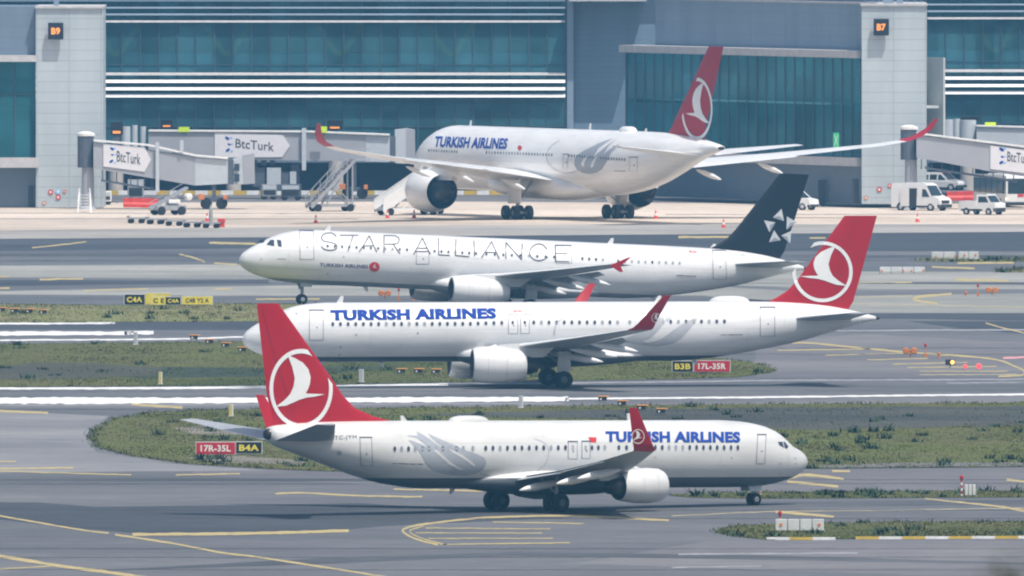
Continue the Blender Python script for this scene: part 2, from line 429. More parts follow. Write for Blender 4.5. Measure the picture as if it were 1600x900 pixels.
    fin = fb.add(*foil(secs, xm, 1, True)).build('tail_fin', sp['finmat'], root, smooth=True, auto=50); P.fin = fin
    def finsurf(s, z, off=0.0):
        zz = z - zc; rr = rows
        zz = min(max(zz, rr[0][0]), rr[-1][0])
        for a, c in zip(rr, rr[1:]):
            if zz <= c[0]: break
        t = (zz-a[0])/(c[0]-a[0]); le, te, tk = [a[i]+(c[i]-a[i])*t for i in (1,2,3)]
        u = (s-le)/(te-le)
        return af_half(min(1,max(0,u)))*(te-le)*tk/2 + off
    P.finsurf = finsurf
    if FN.get('emblem'): decal('emblem', emblem(*FN['emblem']), M_DECALW, fin, finsurf, .03, (8,8), FN.get('clips', ()))
    # rudder seam
    # landing gear
    def wheel(par, x, y, r, wdt, dz=0):
        wb = MB().lathe((x, y-wdt/2, r+dz), (0,1,0), [(0,r*.5),(0,r*.86),(.05,r*.97),(wdt*.25,r),(wdt*.75,r),(wdt-.05,r*.97),(wdt,r*.86),(wdt,r*.5)], 24)
        wb.lathe((x, y-wdt/2-.012, r+dz), (0,1,0), [(0,.1),(0.02,r*.52),(wdt+.005,r*.52),(wdt+.024,.1)], 20, 1)
        wb.build('wheel', [M_TYRE, M_RIM if dz or r < .4 else M_RIMD], par, smooth=True, auto=40)
    g = sp['gear']
    for sd in (1, -1):
        b = MB(); y = g['track']/2*sd; top = zc+g['top']
        b.beam((0,y,g['r']),(0,y,top),.26,n=10).beam((0,y,g['r']+.9),(1.2,y*.55,top),.14,n=8)
        b.beam((.0,y,g['r']+.5),(-.9,y*.8,top),.12,n=8)
        for bx in g['bogie']: b.beam((bx,y-g['axle'],g['r']),(bx,y+g['axle'],g['r']),.16,n=8)
        if len(g['bogie'])>1: b.beam((g['bogie'][0],y,g['r']),(g['bogie'][-1],y,g['r']),.3,n=8)
        lg = b.build('main_gear', M_STRUT, root, smooth=True, auto=40)
        for bx in g['bogie']:
            for ww in (-1,1): wheel(lg, bx, y+ww*g['axle'], g['r'], g['w'])
        dd = g.get('door')
        if dd: MB().prism([(dd[0],y+sd*.32,dd[2]),(dd[1],y+sd*.32,dd[2]+.1),(dd[1]+.1,y+sd*.42,top-.1),(dd[0]-.1,y+sd*.42,top-.1)],(0,.06,0)).build('gear_door', sp.get('geardoor', WG), lg)
    nx = xm-sp['nose_s']; b = MB(); nr = g['nr']
    nr0 = nr; nr = nr + g.get('nz', 0); b.beam((nx,0,nr),(nx,0,zc-1.2),.24,n=10).beam((nx,-.34,nr),(nx,.34,nr),.12,n=8).beam((nx,0,nr+.7),(nx+1.0,0,zc-1.3),.11,n=8)
    b.box(nx+.1,nx+.24,-.22,.22,nr+.75,nr+.95)
    ng = b.build('nose_gear', M_STRUT, root, smooth=True, auto=40)
    for ww in (-1,1): wheel(ng, nx, ww*g['nax'], nr0, g['nw'], g.get('nz', 0))
    for ww in (-1,1):
        MB().prism([(nx-.75,ww*.36,zc+g['nb']+.2),(nx+.3,ww*.36,zc+g['nb']+.2),(nx+.25,ww*.44,zc+g['nb']-.28),(nx-.6,ww*.44,zc+g['nb']-.28)],(0,.04,0)).build('gear_door', M_FRAME, ng)
    # aerials and dome on the roof
    for (s, h) in sp.get('aerials', ()):
        zt = fus(s)[0]
        MB().prism([(xm-s,-.03,zc+zt-.03),(xm-s-.45,-.03,zc+zt-.03),(xm-s-.5,-.03,zc+zt+h),(xm-s-.3,-.03,zc+zt+h)],(0,.06,0)).build('aerial', WH, fo)
    for s in sp.get('belly_aerials', ()):
        zb = fus(s)[1]
        MB().prism([(xm-s,-.03,zc+zb+.03),(xm-s-.4,-.03,zc+zb+.03),(xm-s-.45,-.03,zc+zb-.35),(xm-s-.3,-.03,zc+zb-.35)],(0,.06,0)).build('aerial', WH, fo)
    if 'dome' in sp:
        s, ln, hh = sp['dome']; zt = fus(s)[0]; v=[]; f=[]; n=16
        for j in range(7):
            t = j/6; rr = math.cos(t*math.pi/2)
            for i in range(n): a=2*math.pi*i/n; v.append((xm-s+ln/2*rr**.6*math.cos(a), .62*rr**.6*math.sin(a), zc+zt-.12+hh*math.sin(t*math.pi/2)))
        for j in range(6):
            for i in range(n): f.append((j*n+i,j*n+(i+1)%n,(j+1)*n+(i+1)%n,(j+1)*n+i))
        MB().add(v,f).build('antenna_dome', WH, fo, smooth=True)
    # marks traced from the photograph onto the skin
    for (x0,y0,x1,y1,cnt,ww,hh) in sp['windows']:
        for i in range(cnt):
            t = i/max(1,cnt-1); x, y = x0+(x1-x0)*t, y0+(y1-y0)*t
            decal('cabin_window', [[ngon(x,y,ww/2*1.35,hh/2*1.25,10)],[ngon(x,y,ww/2,hh/2,10)]], [M_FRAME, M_SHADE if random.random() < .22 else M_GLASSW], fo, step=None, off=.012)
    for (x0,y0,x1,y1,sl) in sp['doors']:      # sl: sideways lean of the door towards its top (pixels)
        c = [(x0,y1),(x1,y1),(x1+sl,y0),(x0+sl,y0)]
        cs = c+[c[0]]; sw = sp.get('seam', 1.1)
        decal('cabin_door', [[c],[strip(cs, sw)],[strip([(x0-1,y1),(x1+1,y1)], sw*1.9)],[ngon((x0+x1)/2+sl*.5+1,y0+(y1-y0)*.42,1.0,1.3,8)]], [WH,M_SEAM,M_DARK,M_DARK], fo, off=.012, step=(6,2))
    for poly in sp.get('cockpit', ()): decal('cockpit_window', [poly], M_GLASSW, fo, step=(4,2), off=.012)
    for (s, bl, br, tl, bold, spc, m) in sp.get('texts', ()): decal('lettering', [place_text(s, bl, br, tl, bold, spc)], m, fo, off=.03)
    for polys, m, nm in sp.get('marks', ()):
        if nm == 'access_panel':
            for p in polys: decal(nm, [p], m, fo, step=None)
        elif nm == 'tulip_highlight':
            for p in polys: decal(nm, [p], m, fo, off=.024)
        elif nm == 'tulip_motif' and len(polys) > 1: decal(nm, [[p] for p in polys], [m]*len(polys), fo)
        else: decal(nm, polys, m, fo, off=.032 if nm in ('lettering', 'emblem') else .014)
    if 'tipmark' in sp:
        y0, z0, sl_, em = sp['tipmark']; decal('winglet_emblem', emblem(*em), M_DECALW, P.wing, lambda s, z: y0+(z-z0)*sl_, .07, None)
    if 'rudder' in sp: decal('rudder_seam', [strip(q, .9) for q in sp['rudder']], M_SEAMR if sp['finmat'] is M_RED else M_SEAM, fin, finsurf, .02, (6,6))
    return P
def dash_row(x0, y0, x1, y1, n, h=1.7):
    rnd = random.Random(n); out = []
    for i in range(n):
        t = i/(n-1); x, y = x0+(x1-x0)*t, y0+(y1-y0)*t; ww = rnd.uniform(.8,1.9); hh = h*rnd.uniform(.7,1.1)
        out.append([(x,y-hh/2),(x+ww,y-hh/2),(x+ww,y+hh/2),(x,y+hh/2)])
    return out
def zp(ox, oy, pts, k=4): return [(ox+x/k, oy+y/k) for x, y in pts]

# ---- nearest jet: twin jet with blended winglets, nose to the right
F737 = [(0,-.55,-.56,.01),(.12,-.25,-.82,.28),(.35,.0,-1.0,.52),(.8,.26,-1.25,.85),(1.5,.56,-1.53,1.2),(2.1,1.0,-1.68,1.42),(2.8,1.42,-1.82,1.6),(3.7,1.7,-1.93,1.74),(5.2,1.92,-1.99,1.86),(7,2.0,-2.0,1.88),
        (29,2.0,-2.0,1.88),(31.5,2.0,-1.78,1.85),(34,1.99,-1.25,1.7),(36.2,1.95,-.6,1.4),(38.4,1.86,.05,.98),(39.9,1.75,.5,.58),(40.45,1.64,.8,.38)]
p1 = dict(label='nearest white jet, nose to the right, red tail at the left end', anchor=(822,798.5), heading=38, pitch=-.9, side=-1, white=M_WHITEA, main_s=21.2, nose_s=4.0, zc=3.36,
    fus=F737, belly=-1.36, fairing=[(13.2,-1.0,-1.5,1.0),(14.5,-.85,-2.1,1.9),(17,-.75,-2.38,2.12),(21,-.75,-2.42,2.18),(24,-.95,-2.2,2.0),(27,-1.4,-1.8,.8)],
    wing=[(0,1.95,14.0,8.9,.13,0,0),(1.9,2.12,15.3,7.5,.13,0,0),(5.6,2.55,17.9,5.0,.12,3,0),(11,3.15,21.3,3.3,.11,4,0),(17.1,3.95,25.1,1.6,.10,6,0)],
    tip=[(17.12,3.95,25.1,1.6,.1,8,0),(17.42,4.08,25.35,1.55,.09,45,0),(17.58,4.4,25.65,1.45,.08,78,0),(17.95,6.5,27.1,.6,.08,80,0)],
    flaps=[(2.0,5.4,.2,8,.12),(6.0,12.2,.22,8,.1)], canoes=[3.2,7.6,10.9], canoe_dz=.42,
    stab=[(.4,4.2,35.9,4.4,.1,0,0),(6.6,5.3,40.6,1.4,.09,9,0)],
    engine=dict(y=4.83,z=1.63,s=14.9,nac=[(0,.80),(.04,.88),(.3,.99),(1.0,1.05),(1.9,1.03),(2.7,.92),(3.2,.82)],core=[(2.9,.62),(3.5,.52),(4.0,.42),(4.0,.25),(4.5,.06)],pylon=(15.9,19.5,1.9,2.62,.34)),
    fin=dict(le=[(1.55,31.0,40.1,.035),(2.0,31.4,40.15,.05),(2.25,32.7,40.2,.06),(2.75,34.1,40.35,.08),(3.5,35.0,40.62,.095),(4.4,35.75,40.75,.10),(8.9,39.85,41.45,.10)],
             emblem=(470.5,607,49.5,62,-1), clips=[((479.5,545),(.81,-.59))]),
    finmat=M_RED, tipmark=(17.58,4.4,.176,(997,682,10,11.5,-1)), rudder=[[(409,479),(430,560),(462,655)]],
    gear=dict(track=5.72,r=.57,w=.4,axle=.43,bogie=[0],top=-1.2,nr=.38,nw=.24,nax=.2,nb=-1.95,nz=.27),
    aerials=[(13.2,.42),(30.2,.3)], belly_aerials=[12.2,15.5,26.5], dome=(25.6,3.0,.42),
    windows=[(617,701.5,724,701,11,4.6,8.6),(739,701,739.5,701,1,4.6,8.6),(759,700.5,895,699.5,13,4.6,8.6),(915,699.8,945,699.5,4,4.4,8.2),(967,699.5,979,699.5,2,4.6,8.4),(1024,699.3,1153,699.5,13,4.4,8.4)],
    doors=[(562.5,728,580.5,683.5,1.5),(1184,724,1197,679,-2),(888,717,902,690,0),(909.5,716,922,689.5,0)],
    cockpit=[[(1215.5,690.5),(1222.5,690),(1225,699.5),(1218,695.8)],[(1223.8,690),(1226,690.2),(1232,697.2),(1229.8,701.5),(1226.2,699.8)]],
    texts=[('TURKISH AIRLINES',(946.5,690.5),(1157,691.5),(946,673.5),.05,1.04,M_BLUE),('TC-JYH',(523,688.5),(557,686.5),(523,681),.0,1.1,M_DARK)],
    marks=[([zp(594,656,[(330,232),(380,290),(440,350),(490,420),(540,510),(620,585),(720,625),(850,645),(1000,648),(1120,625),(1200,580),(1238,500),(1215,440),(1130,400),(1000,355),(880,300),(760,250),(650,200),(550,155),(620,228),(700,288),(770,342),(690,305),(600,238),(520,185),(425,130),(440,182),(310,182),(420,208),(500,262),(570,328),(480,285),(400,252)],7.447)], M_LGREY, 'tulip_motif'),
           ([zp(594,656,[(620,350),(700,430),(800,520),(920,580),(980,580),(900,545),(820,490),(730,410),(660,350)],7.447), zp(594,656,[(790,335),(860,360),(960,410),(1060,480),(1115,540),(1090,545),(1010,482),(920,424),(840,380)],7.447)], M_WHITEA, 'tulip_highlight'),
           ([strip(zp(600,620,curve_pts([(600,478),(700,505),(820,502),(930,478),(1000,430),(1028,370),(1022,310),(990,280),(940,262)])), 1.6)], M_LGREY2, 'tulip_motif'),
           ([[(919.5,683),(932,683.3),(931.5,691.5),(922,691)]], M_REDMARK, 'flag'),
           (dash_row(614,724.3,662,725.6,24), M_NAVY, 'lettering'),
           ([ngon(x,y,1.2,1.2,8) for x,y in ((1024,714),(1143.5,715.5),(1219.5,723.5),(1243,716),(1243.5,724),(1220,741))]+[ngon(530,708,4,4,12)], M_LGREY, 'access_panel')])

# ---- middle jet: twin jet, nose to the left
F321 = [(0,-.5,-.51,.01),(.1,-.2,-.78,.27),(.3,.08,-1.0,.55),(.75,.42,-1.28,.9),(1.4,.8,-1.55,1.25),(2.1,1.2,-1.73,1.5),(2.8,1.53,-1.86,1.68),(3.6,1.8,-1.95,1.82),(4.8,2.0,-2.03,1.93),(6.3,2.07,-2.07,1.975),
        (30,2.07,-2.07,1.975),(32.5,2.07,-1.9,1.95),(35,2.06,-1.55,1.82),(37.2,2.03,-1.15,1.6),(39.3,1.93,-.7,1.3),(41.2,1.72,-.15,.95),(42.8,1.42,.3,.6),(44,1.13,.6,.36),(44.5,1.0,.7,.26)]
W321 = [(0,2.35,14.9,8.6,.13,0,0),(1.98,2.55,16.2,7.2,.13,0,0),(6.3,3.05,18.8,4.5,.12,3,0),(11.5,3.65,21.5,3.0,.11,4,0),(16.9,4.35,24.6,1.65,.10,6,0)]
FAIR321 = [(14.2,-1.1,-1.6,.9),(16,-.9,-2.25,1.95),(18,-.8,-2.45,2.25),(23,-.8,-2.45,2.25),(26,-1.1,-2.25,1.9),(29,-1.5,-1.9,.7)]
FIN321 = [(1.5,36.2,42.6,.03),(2.07,37.0,42.95,.05),(2.3,37.5,43.0,.06),(2.8,38.3,43.15,.08),(3.5,38.95,43.35,.095),(8.0,42.3,44.6,.10)]
p2 = dict(label='white jet with blue lettering, nose to the left, second nearest the camera', anchor=(868,604.3), heading=188, pitch=0.0, side=1, scale=1.012, main_s=21.98, nose_s=5.07, zc=3.84,
    fus=F321, belly=-1.68, fairing=FAIR321, wing=W321,
    tip=[(16.9,4.35,24.6,1.65,.1,8,0),(17.3,4.5,24.9,1.45,.09,40,0),(17.6,4.85,25.25,1.2,.08,68,0),(18.25,6.75,26.9,.5,.08,72,0)],
    flaps=[(2.2,6.2,.2,20,.25),(6.4,13.0,.24,20,.2)], canoes=[4.2,8.2,12.0], canoe_dz=.45,
    stab=[(.5,4.65,38.2,4.5,.1,0,0),(6.3,5.2,41.6,1.6,.09,6,0)],
    engine=dict(y=5.75,z=1.72,s=15.3,nac=[(0,1.0),(.04,1.09),(.3,1.2),(1.0,1.27),(2.0,1.25),(3.0,1.12),(3.75,1.0)],core=[(3.5,.72),(4.1,.62),(4.6,.45),(4.6,.25),(5.1,.06)],pylon=(16.6,20.3,2.2,3.1,.4)),
    fin=dict(le=FIN321, emblem=(1285.2,424.6,47.2,47.6,1), clips=[((1270,382),(-.807,-.59)),((1336,424),(.99,.12))]), finmat=M_RED, tipmark=(17.6,4.85,.342,(1025,496.7,7,7.6,1)), rudder=[[(1336,337),(1303,470)]],
    gear=dict(track=7.59,r=.6,w=.42,axle=.47,bogie=[0],top=-1.2,door=(.5,-.5,1.1),nr=.39,nw=.24,nax=.24,nb=-2.0), geardoor=M_WHITE,
    aerials=[(6.6,.45),(28.9,.4)], belly_aerials=[9.5,31.5], dome=(34.2,2.9,.5),
    windows=[(520,506.5,735,506,19,4.4,6.6),(747,505.5,784,504.5,4,4.4,6.6),(801,504,820,504,2,4.0,5.6),(834,504,965,503.7,12,4.4,6.6),(984,503.5,984.1,503.5,1,4.2,6.4),(1036,502.8,1132,502.3,9,4.4,6.6)],
    doors=[(483.5,531,505,484.5,0),(794.5,521,809,492,0),(813.5,521,827,492,0),(1188,525.5,1210.5,480,0)],
    cockpit=[[(444.5,502.5),(449.5,501.2),(452,507.5),(451,511.5),(446,511.5)],[(436,504),(442.8,503),(444.5,511.5),(437,512)]],
    texts=[('TURKISH AIRLINES',(517,500.8),(776,497.8),(516,484.2),.062,1.05,M_BLUE),('TC-LTF',(1218,486.5),(1248,486),(1218,480.5),.0,1.1,M_LGREY)],
    marks=[([closed_curve(zp(700,430,q)) for q in (
            [(1095,405),(1160,372),(1250,320),(1310,270),(1350,255),(1335,320),(1270,385),(1215,408),(1258,420),(1330,398),(1400,350),(1465,305),(1560,262),(1500,350),(1410,422),(1300,443),(1180,432)],
            [(1360,262),(1400,232),(1425,190),(1412,240),(1372,290)])], M_LGREY2, 'tulip_motif'),
           ([strip(zp(640,330,curve_pts([(904,775),(908,735),(920,700),(945,678),(988,655)])), [2.6]*6+[2.2]*6+[1.8]*6+[1.2]*6+[.6])], M_LGREY2, 'tulip_motif'),
           (dash_row(803,486.5,814,486.5,6,4), M_REDMARK, 'flag'),
           (dash_row(1126.5,523.5,1158,523,16), M_NAVY, 'lettering'),
           ([ngon(x,y,1.3,1.1,8) for x,y in ((556.5,523),(532,542.5),(653,520.5),(530,555),(765,585),(463,490))], M_DARK, 'access_panel')])

# ---- jet with outlined lettering and black tail, nose to the left
k3 = 1.06
fw3 = Vector((-math.cos(R(15)), -math.sin(R(15)), 0)); n3 = gnd(471,475.5)
DIP = 16.91*k3*math.sin(R(2.8)); o3 = n3 - fw3*16.91*k3*math.cos(R(2.8)); DIPC = (o3.x, o3.y)
def star_strokes():
    A, B = (340,330), (640,330); S = []
    def st(o, pts, sm=False):
        q = zp(o[0],o[1],pts)
        if sm: S.append(strip(curve_pts(q,5), 1.5))
        else: S.extend(strip([p_, r_], 1.5) for p_, r_ in zip(q, q[1:]))
    st(A,[(742,158),(722,140),(690,135),(660,147),(650,168),(665,187),(700,193),(735,203),(746,220),(735,238),(700,244),(665,236),(648,218)],True)
    st(A,[(765,150),(880,150)]); st(A,[(848,150),(815,250)])
    st(A,[(885,255),(948,153),(995,255)]); st(A,[(910,215),(978,215)])
    st(A,[(1040,260),(1040,152)]); st(A,[(1040,152),(1105,153),(1130,166),(1134,183),(1118,203),(1045,206)],True); st(A,[(1098,206),(1140,265)])
    st(B,[(25,270),(80,168),(130,270)]); st(B,[(45,230),(112,230)])
    st(B,[(180,168),(182,272),(252,276)]); st(B,[(290,175),(286,276),(372,284)]); st(B,[(402,184),(406,280)])
    st(B,[(450,290),(512,190),(560,296)]); st(B,[(474,256),(542,258)])
    st(B,[(602,297),(602,195),(700,302),(704,204)])
    st(B,[(860,238),(832,210),(795,206),(762,228),(750,260),(763,290),(798,308),(838,302),(866,283)],True)
    st(B,[(995,213),(910,212),(912,314),(998,316)]); st(B,[(912,263),(985,264)])
    return S
def tri_marks(a, shade):
    out = []
    for t in ([(885,265),(830,320),(900,342)],[(918,312),(978,348),(916,396)],[(775,337),(847,350),(810,413)],[(838,398),(880,462),(806,474)],[(946,402),(938,482),(882,432)]):
        q = zp(1000,260,t)
        if shade: c = (sum(p[0] for p in q)/3, sum(p[1] for p in q)/3); ys = sorted(q, key=lambda p: -p[1]); q = [ys[0], ys[1], c]
        out.append(q)
    return out
p3 = dict(label='white jet with large thin outlined letters along its side and a black tail', origin=Vector((o3.x, o3.y, -DIP)), heading=195, pitch=2.8, side=1, scale=k3, main_s=21.98, nose_s=5.07, zc=3.62,
    fus=F321, belly=-1.72, bellymat=M_BELLY2, fairing=FAIR321, wing=[(a,b-.1,c,d,e,f,g) for a,b,c,d,e,f,g in W321],
    tip=[(16.92,3.7,25.35,.3,.1,90,0),(16.95,4.15,24.55,.85,.07,90,0),(16.98,4.85,26.0,.2,.1,90,0)], fence=1,
    flaps=[(2.2,6.2,.2,20,.25),(6.4,13.0,.24,20,.2)], canoes=[4.2,8.2,12.0], canoe_dz=.45,
    stab=[(.5,4.45,38.2,4.5,.1,0,0),(6.3,5.0,41.6,1.6,.09,6,0)],
    engine=dict(y=5.75,z=1.72,s=15.2,nac=[(0,.82),(.04,.92),(.3,1.03),(1.2,1.1),(2.4,1.06),(3.6,.9),(4.5,.68)],core=[(4.3,.5),(4.6,.42),(4.6,.2),(5.0,.04)],pylon=(16.4,20.6,2.1,2.9,.36)),
    fin=dict(le=FIN321), finmat=M_BLACKTAIL, rudder=[],
    gear=dict(track=7.59,r=.6,w=.42,axle=.47,bogie=[0],top=-1.2,door=(.5,-.5,1.1),nr=.39,nw=.24,nax=.24,nb=-2.0), geardoor=M_WHITE,
    aerials=[(6.6,.45),(28.9,.4),(37,.35)], belly_aerials=[9.8,32.5],
    windows=[(512,384.3,636,390,12,3.4,4.6),(679,392.3,744,396,7,3.4,4.6),(760,397,866,401.5,9,3.4,4.6),(910,404,942,406,4,3.4,5.2),(966,408,1062,411,10,3.4,5.2)],
    doors=[(468,405,489.5,360,1),(650.5,412.5,670,393,0),(868,411.5,892,383.5,1),(1113.5,436.5,1134,391,1)], seam=1.0,
    cockpit=[[(432.5,374.6),(439.3,375.2),(440.5,386),(434.5,385)],[(416,382.3),(422.5,374.8),(428.3,374.6),(428.5,385)],[(402.8,380.2),(405.8,374.6),(415,373.9),(412.5,379)]],
    texts=[('TURKISH AIRLINES',(500,416.5),(575,419.5),(500,411),.02,1.05,M_NAVY),('TC-JRL',(1141,401),(1168,402),(1141,395.5),0,1.1,M_LGREY)],
    marks=[(star_strokes(), M_STAR, 'lettering'),([ngon(585,417,8.2,7.6,24)], M_REDMARK, 'emblem'),
           ([[(585.0+5.2*u, 416.8+5.4*v) for u,v in BIRD]], M_DECALW, 'emblem'),
           (dash_row(1077,393,1087,394,6,3.5), M_REDMARK, 'flag'),(dash_row(1057,430.5,1086,432,15), M_NAVY, 'lettering'),
           ([ngon(x,y,1.5,1.2,8) for x,y in ((408,405),(512,428),(537,401))]+[strip([(433,404.5),(447,404.8)],1.2)], M_LGREY, 'access_panel')])

# ---- wide body jet parked at the gate, seen from behind
F350 = [(1.8,-.9,-.92,.02),(2.2,-.2,-1.6,.8),(3.1,.7,-2.2,1.6),(4.5,1.65,-2.65,2.2),(6,2.35,-2.88,2.6),(7.8,2.85,-3.0,2.85),(9.6,3.05,-3.05,2.98),(44,3.05,-3.05,2.98),(48,3.05,-2.75,2.93),(52,3.03,-2.1,2.7),(56,2.95,-1.1,2.25),(60,2.7,.05,1.6),(63.5,2.35,.95,1.0),(65.8,2.05,1.4,.5),(66.3,1.95,1.5,.4)]
p4 = dict(label='white wide-body jet parked at the gate, seen from behind, with upswept red wing tips', anchor=(887,342.5), heading=115.8, pitch=0, side=1, white=M_WHITEB, wingmat=M_WHITEB, main_s=33.5, nose_s=4.9, zc=5.5,
    fus=F350, belly=None, fairing=[(19,-1.6,-2.4,1.5),(22.5,-1.3,-3.3,2.9),(27,-1.1,-3.7,3.35),(34,-1.1,-3.7,3.35),(38.5,-1.6,-3.4,2.7),(43,-2.2,-2.9,1.0)],
    wing=[(0,3.5,20.5,16.5,.13,0,0),(3,3.85,23.3,12.8,.13,0,0),(10.5,4.9,28.6,8.2,.115,3,0),(20,5.9,35,5.4,.10,4,0),(28,6.9,41,3.2,.09,7,0),(30,7.3,42.8,2.5,.09,14,0)],
    tip=[(30,7.3,42.8,2.5,.09,16,0),(31.2,7.75,43.9,2.05,.08,30,0),(32,8.5,45.1,1.6,.08,55,0),(32.4,9.5,46.5,.7,.08,72,0)],
    flaps=[(3.4,10.2,.16,3,.06),(10.8,20.5,.17,3,.05)], canoes=[7,13,18.5], canoe_len=5.5, canoe_dz=.55,
    stab=[(.7,6.5,56.2,7.4,.1,0,0),(9.4,7.4,62.3,2.5,.09,5,0)],
    engine=dict(y=10.5,z=2.68,s=23.3,nac=[(0,1.62),(.06,1.76),(.5,1.95),(1.6,2.05),(3.0,1.98),(4.2,1.72),(4.6,1.62)],core=[(4.0,1.15),(5.2,1.0),(6.2,.75),(6.2,.45),(7.1,.08)],pylon=(25.4,30.5,3.7,4.9,.6)),
    fin=dict(le=[(2.2,54.2,62.8,.05),(2.95,55.0,62.9,.07),(3.6,55.9,63.0,.085),(11.2,63.7,66.8,.095)], emblem=(1089,170,24.3,49,1), clips=[((1080,145),(-.93,-.37))]), finmat=M_RED,
    gear=dict(track=10.6,r=.68,w=.5,axle=.72,bogie=[1.0,-1.0],top=-1.6,door=(1.3,-1.6,1.5),nr=.52,nw=.36,nax=.36,nb=-2.85),
    aerials=[(12,.5),(38,.6),(50,.3)], dome=(46.5,3.2,.55),
    windows=[(670,235,714,237,12,1.7,4.4),(760,238,862,242,24,1.7,4.4),(889,243,976,249.5,22,1.9,4.4)],
    doors=[(984,267.5,996,245.5,-.5),(880,263,887,241,-.5)], seam=.6,
    texts=[('TURKISH AIRLINES',(677.5,229.5),(791,233),(681,212.5),.038,1.02,M_BLUE)],
    marks=[([zp(800,175,[(392,290),(388,330),(405,360),(440,380),(480,387),(525,380),(562,358),(588,315),(618,258),(675,195),(610,232),(572,265),(600,215),(655,168),(590,212),(535,258),(500,292),(540,225),(630,163),(540,195),(460,235),(410,265)])], M_LGREY, 'tulip_motif'),
           ([zp(800,175,[(430,325),(445,295),(475,270),(460,300),(445,345)]), zp(800,175,[(490,345),(500,310),(535,270),(520,305),(505,345)])], M_WHITEB, 'tulip_highlight'),
           ([strip(zp(800,175,curve_pts([(300,178),(245,212),(216,268),(235,330),(290,370),(360,380),(425,358)])), 1.2)], M_LGREY2, 'tulip_motif'),
           ([ngon(812,231,3.2,4,14)], M_REDMARK, 'emblem'),(dash_row(961,267,976,267.5,9,1.3), M_NAVY, 'lettering')])
PL1, PL2, PL3, PL4 = [airliner(p) for p in (p1, p2, p3, p4)]
PL3.decal('emblem', [tri_marks(0,0), tri_marks(0,1)], [M_TRIA, M_TRIB], PL3.fin, PL3.finsurf, .03, (6,6))
# ------------------------------------------------------------------ ground
def pave(name, c1, c2, c3, sc_=.02, rough=.85, streak=None):
    """pavement: broad patches, fine grain, faint slab joints"""
    m = bpy.data.materials.new(name); m.use_nodes = True
    n, l = m.node_tree.nodes, m.node_tree.links; b = n['Principled BSDF']; b.inputs['Roughness'].default_value = rough
    b.inputs['Specular IOR Level'].default_value = .3
    tc = n.new('ShaderNodeTexCoord'); mp = n.new('ShaderNodeMapping'); mp.inputs['Scale'].default_value = streak or (.6, 1, 1)
    l.new(tc.outputs['Object'], mp.inputs[0])
    a = n.new('ShaderNodeTexNoise'); a.inputs['Scale'].default_value = sc_; a.inputs['Detail'].default_value = 5; a.inputs['Roughness'].default_value = .62
    d = n.new('ShaderNodeTexNoise'); d.inputs['Scale'].default_value = .35; d.inputs['Detail'].default_value = 9; d.inputs['Roughness'].default_value = .7
    l.new(mp.outputs[0], a.inputs['Vector']); l.new(tc.outputs['Object'], d.inputs['Vector'])
    r = n.new('ShaderNodeValToRGB'); e = r.color_ramp.elements; e[0].position, e[1].position = .3, .7
    e[0].color, e[1].color = (*[q*.86 for q in c1], 1), (*[q*1.1 for q in c3], 1); k = e.new(.5); k.color = (*c2, 1)
    mx = n.new('ShaderNodeMix'); mx.data_type = 'RGBA'; mx.blend_type = 'MULTIPLY'; mx.inputs['Factor'].default_value = .5
    r2 = n.new('ShaderNodeValToRGB'); q = r2.color_ramp.elements; q[0].position, q[1].position = .3, .7; q[0].color, q[1].color = (.58,.58,.59,1), (1.22,1.21,1.2,1)
    l.new(a.outputs[0], r.inputs[0]); l.new(d.outputs[0], r2.inputs[0])
    l.new(r.outputs[0], mx.inputs['A']); l.new(r2.outputs[0], mx.inputs['B']); l.new(mx.outputs['Result'], b.inputs['Base Color'])
    return m
M_ASPH = pave('asphalt', (.10,.106,.118), (.125,.128,.138), (.17,.168,.172))
M_ASPHD = pave('dark_asphalt', (.045,.052,.064), (.058,.065,.078), (.075,.082,.095))
M_ASPHP = pave('aged_asphalt', (.135,.132,.145), (.16,.155,.163), (.20,.195,.195))
M_CONC = pave('pale_concrete', (.23,.23,.215), (.28,.28,.255), (.34,.33,.30), .03)
M_BEIGE = pave('apron_concrete', (.52,.44,.36), (.61,.52,.43), (.68,.585,.49), .02)
M_SHOULD = pave('apron_shoulder', (.30,.28,.255), (.36,.34,.31), (.42,.39,.36), .03)
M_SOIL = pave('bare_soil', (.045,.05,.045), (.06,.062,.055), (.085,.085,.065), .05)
M_YEL = mat('yellow_paint', (.30,.255,.14), .8, col2=(.52,.41,.16), scale=1.1)
M_WHP = mat('white_road_paint', (.72,.72,.70), .7, var=.12, scale=.7)
M_WHF = mat('faded_white_paint', (.27,.27,.285), .8, var=.25, scale=.6)
M_YELF = mat('faded_yellow_paint', (.36,.32,.20), .8, var=.25, scale=.6)
M_JOINT = mat('pavement_joint', (.12,.11,.11), .9)

def dip(x, y):
    r = math.hypot((x-DIPC[0])/1.25, (y-DIPC[1])/.95); t = min(1, max(0, (15-r)/8)); return -DIP*t*t*(3-2*t)
xs = [-5000,-2000,-600,-200,-100] + [DIPC[0]-24+2*i for i in range(25)] + [120,250,700,2000,5000]
ys = [-2400,-1800,-1200,-700,-400,-200,0] + [DIPC[1]-20+2*i for i in range(21)] + [200,400,700,1200,2200,4000]
xs, ys = sorted(set(xs)), sorted(set(ys))
g = MB(); g.add([(x, y, dip(x, y)) for y in ys for x in xs], [(j*len(xs)+i, j*len(xs)+i+1, (j+1)*len(xs)+i+1, (j+1)*len(xs)+i) for j in range(len(ys)-1) for i in range(len(xs)-1)])
struct(g.build('ground', M_ASPH, smooth=True, fix=False))

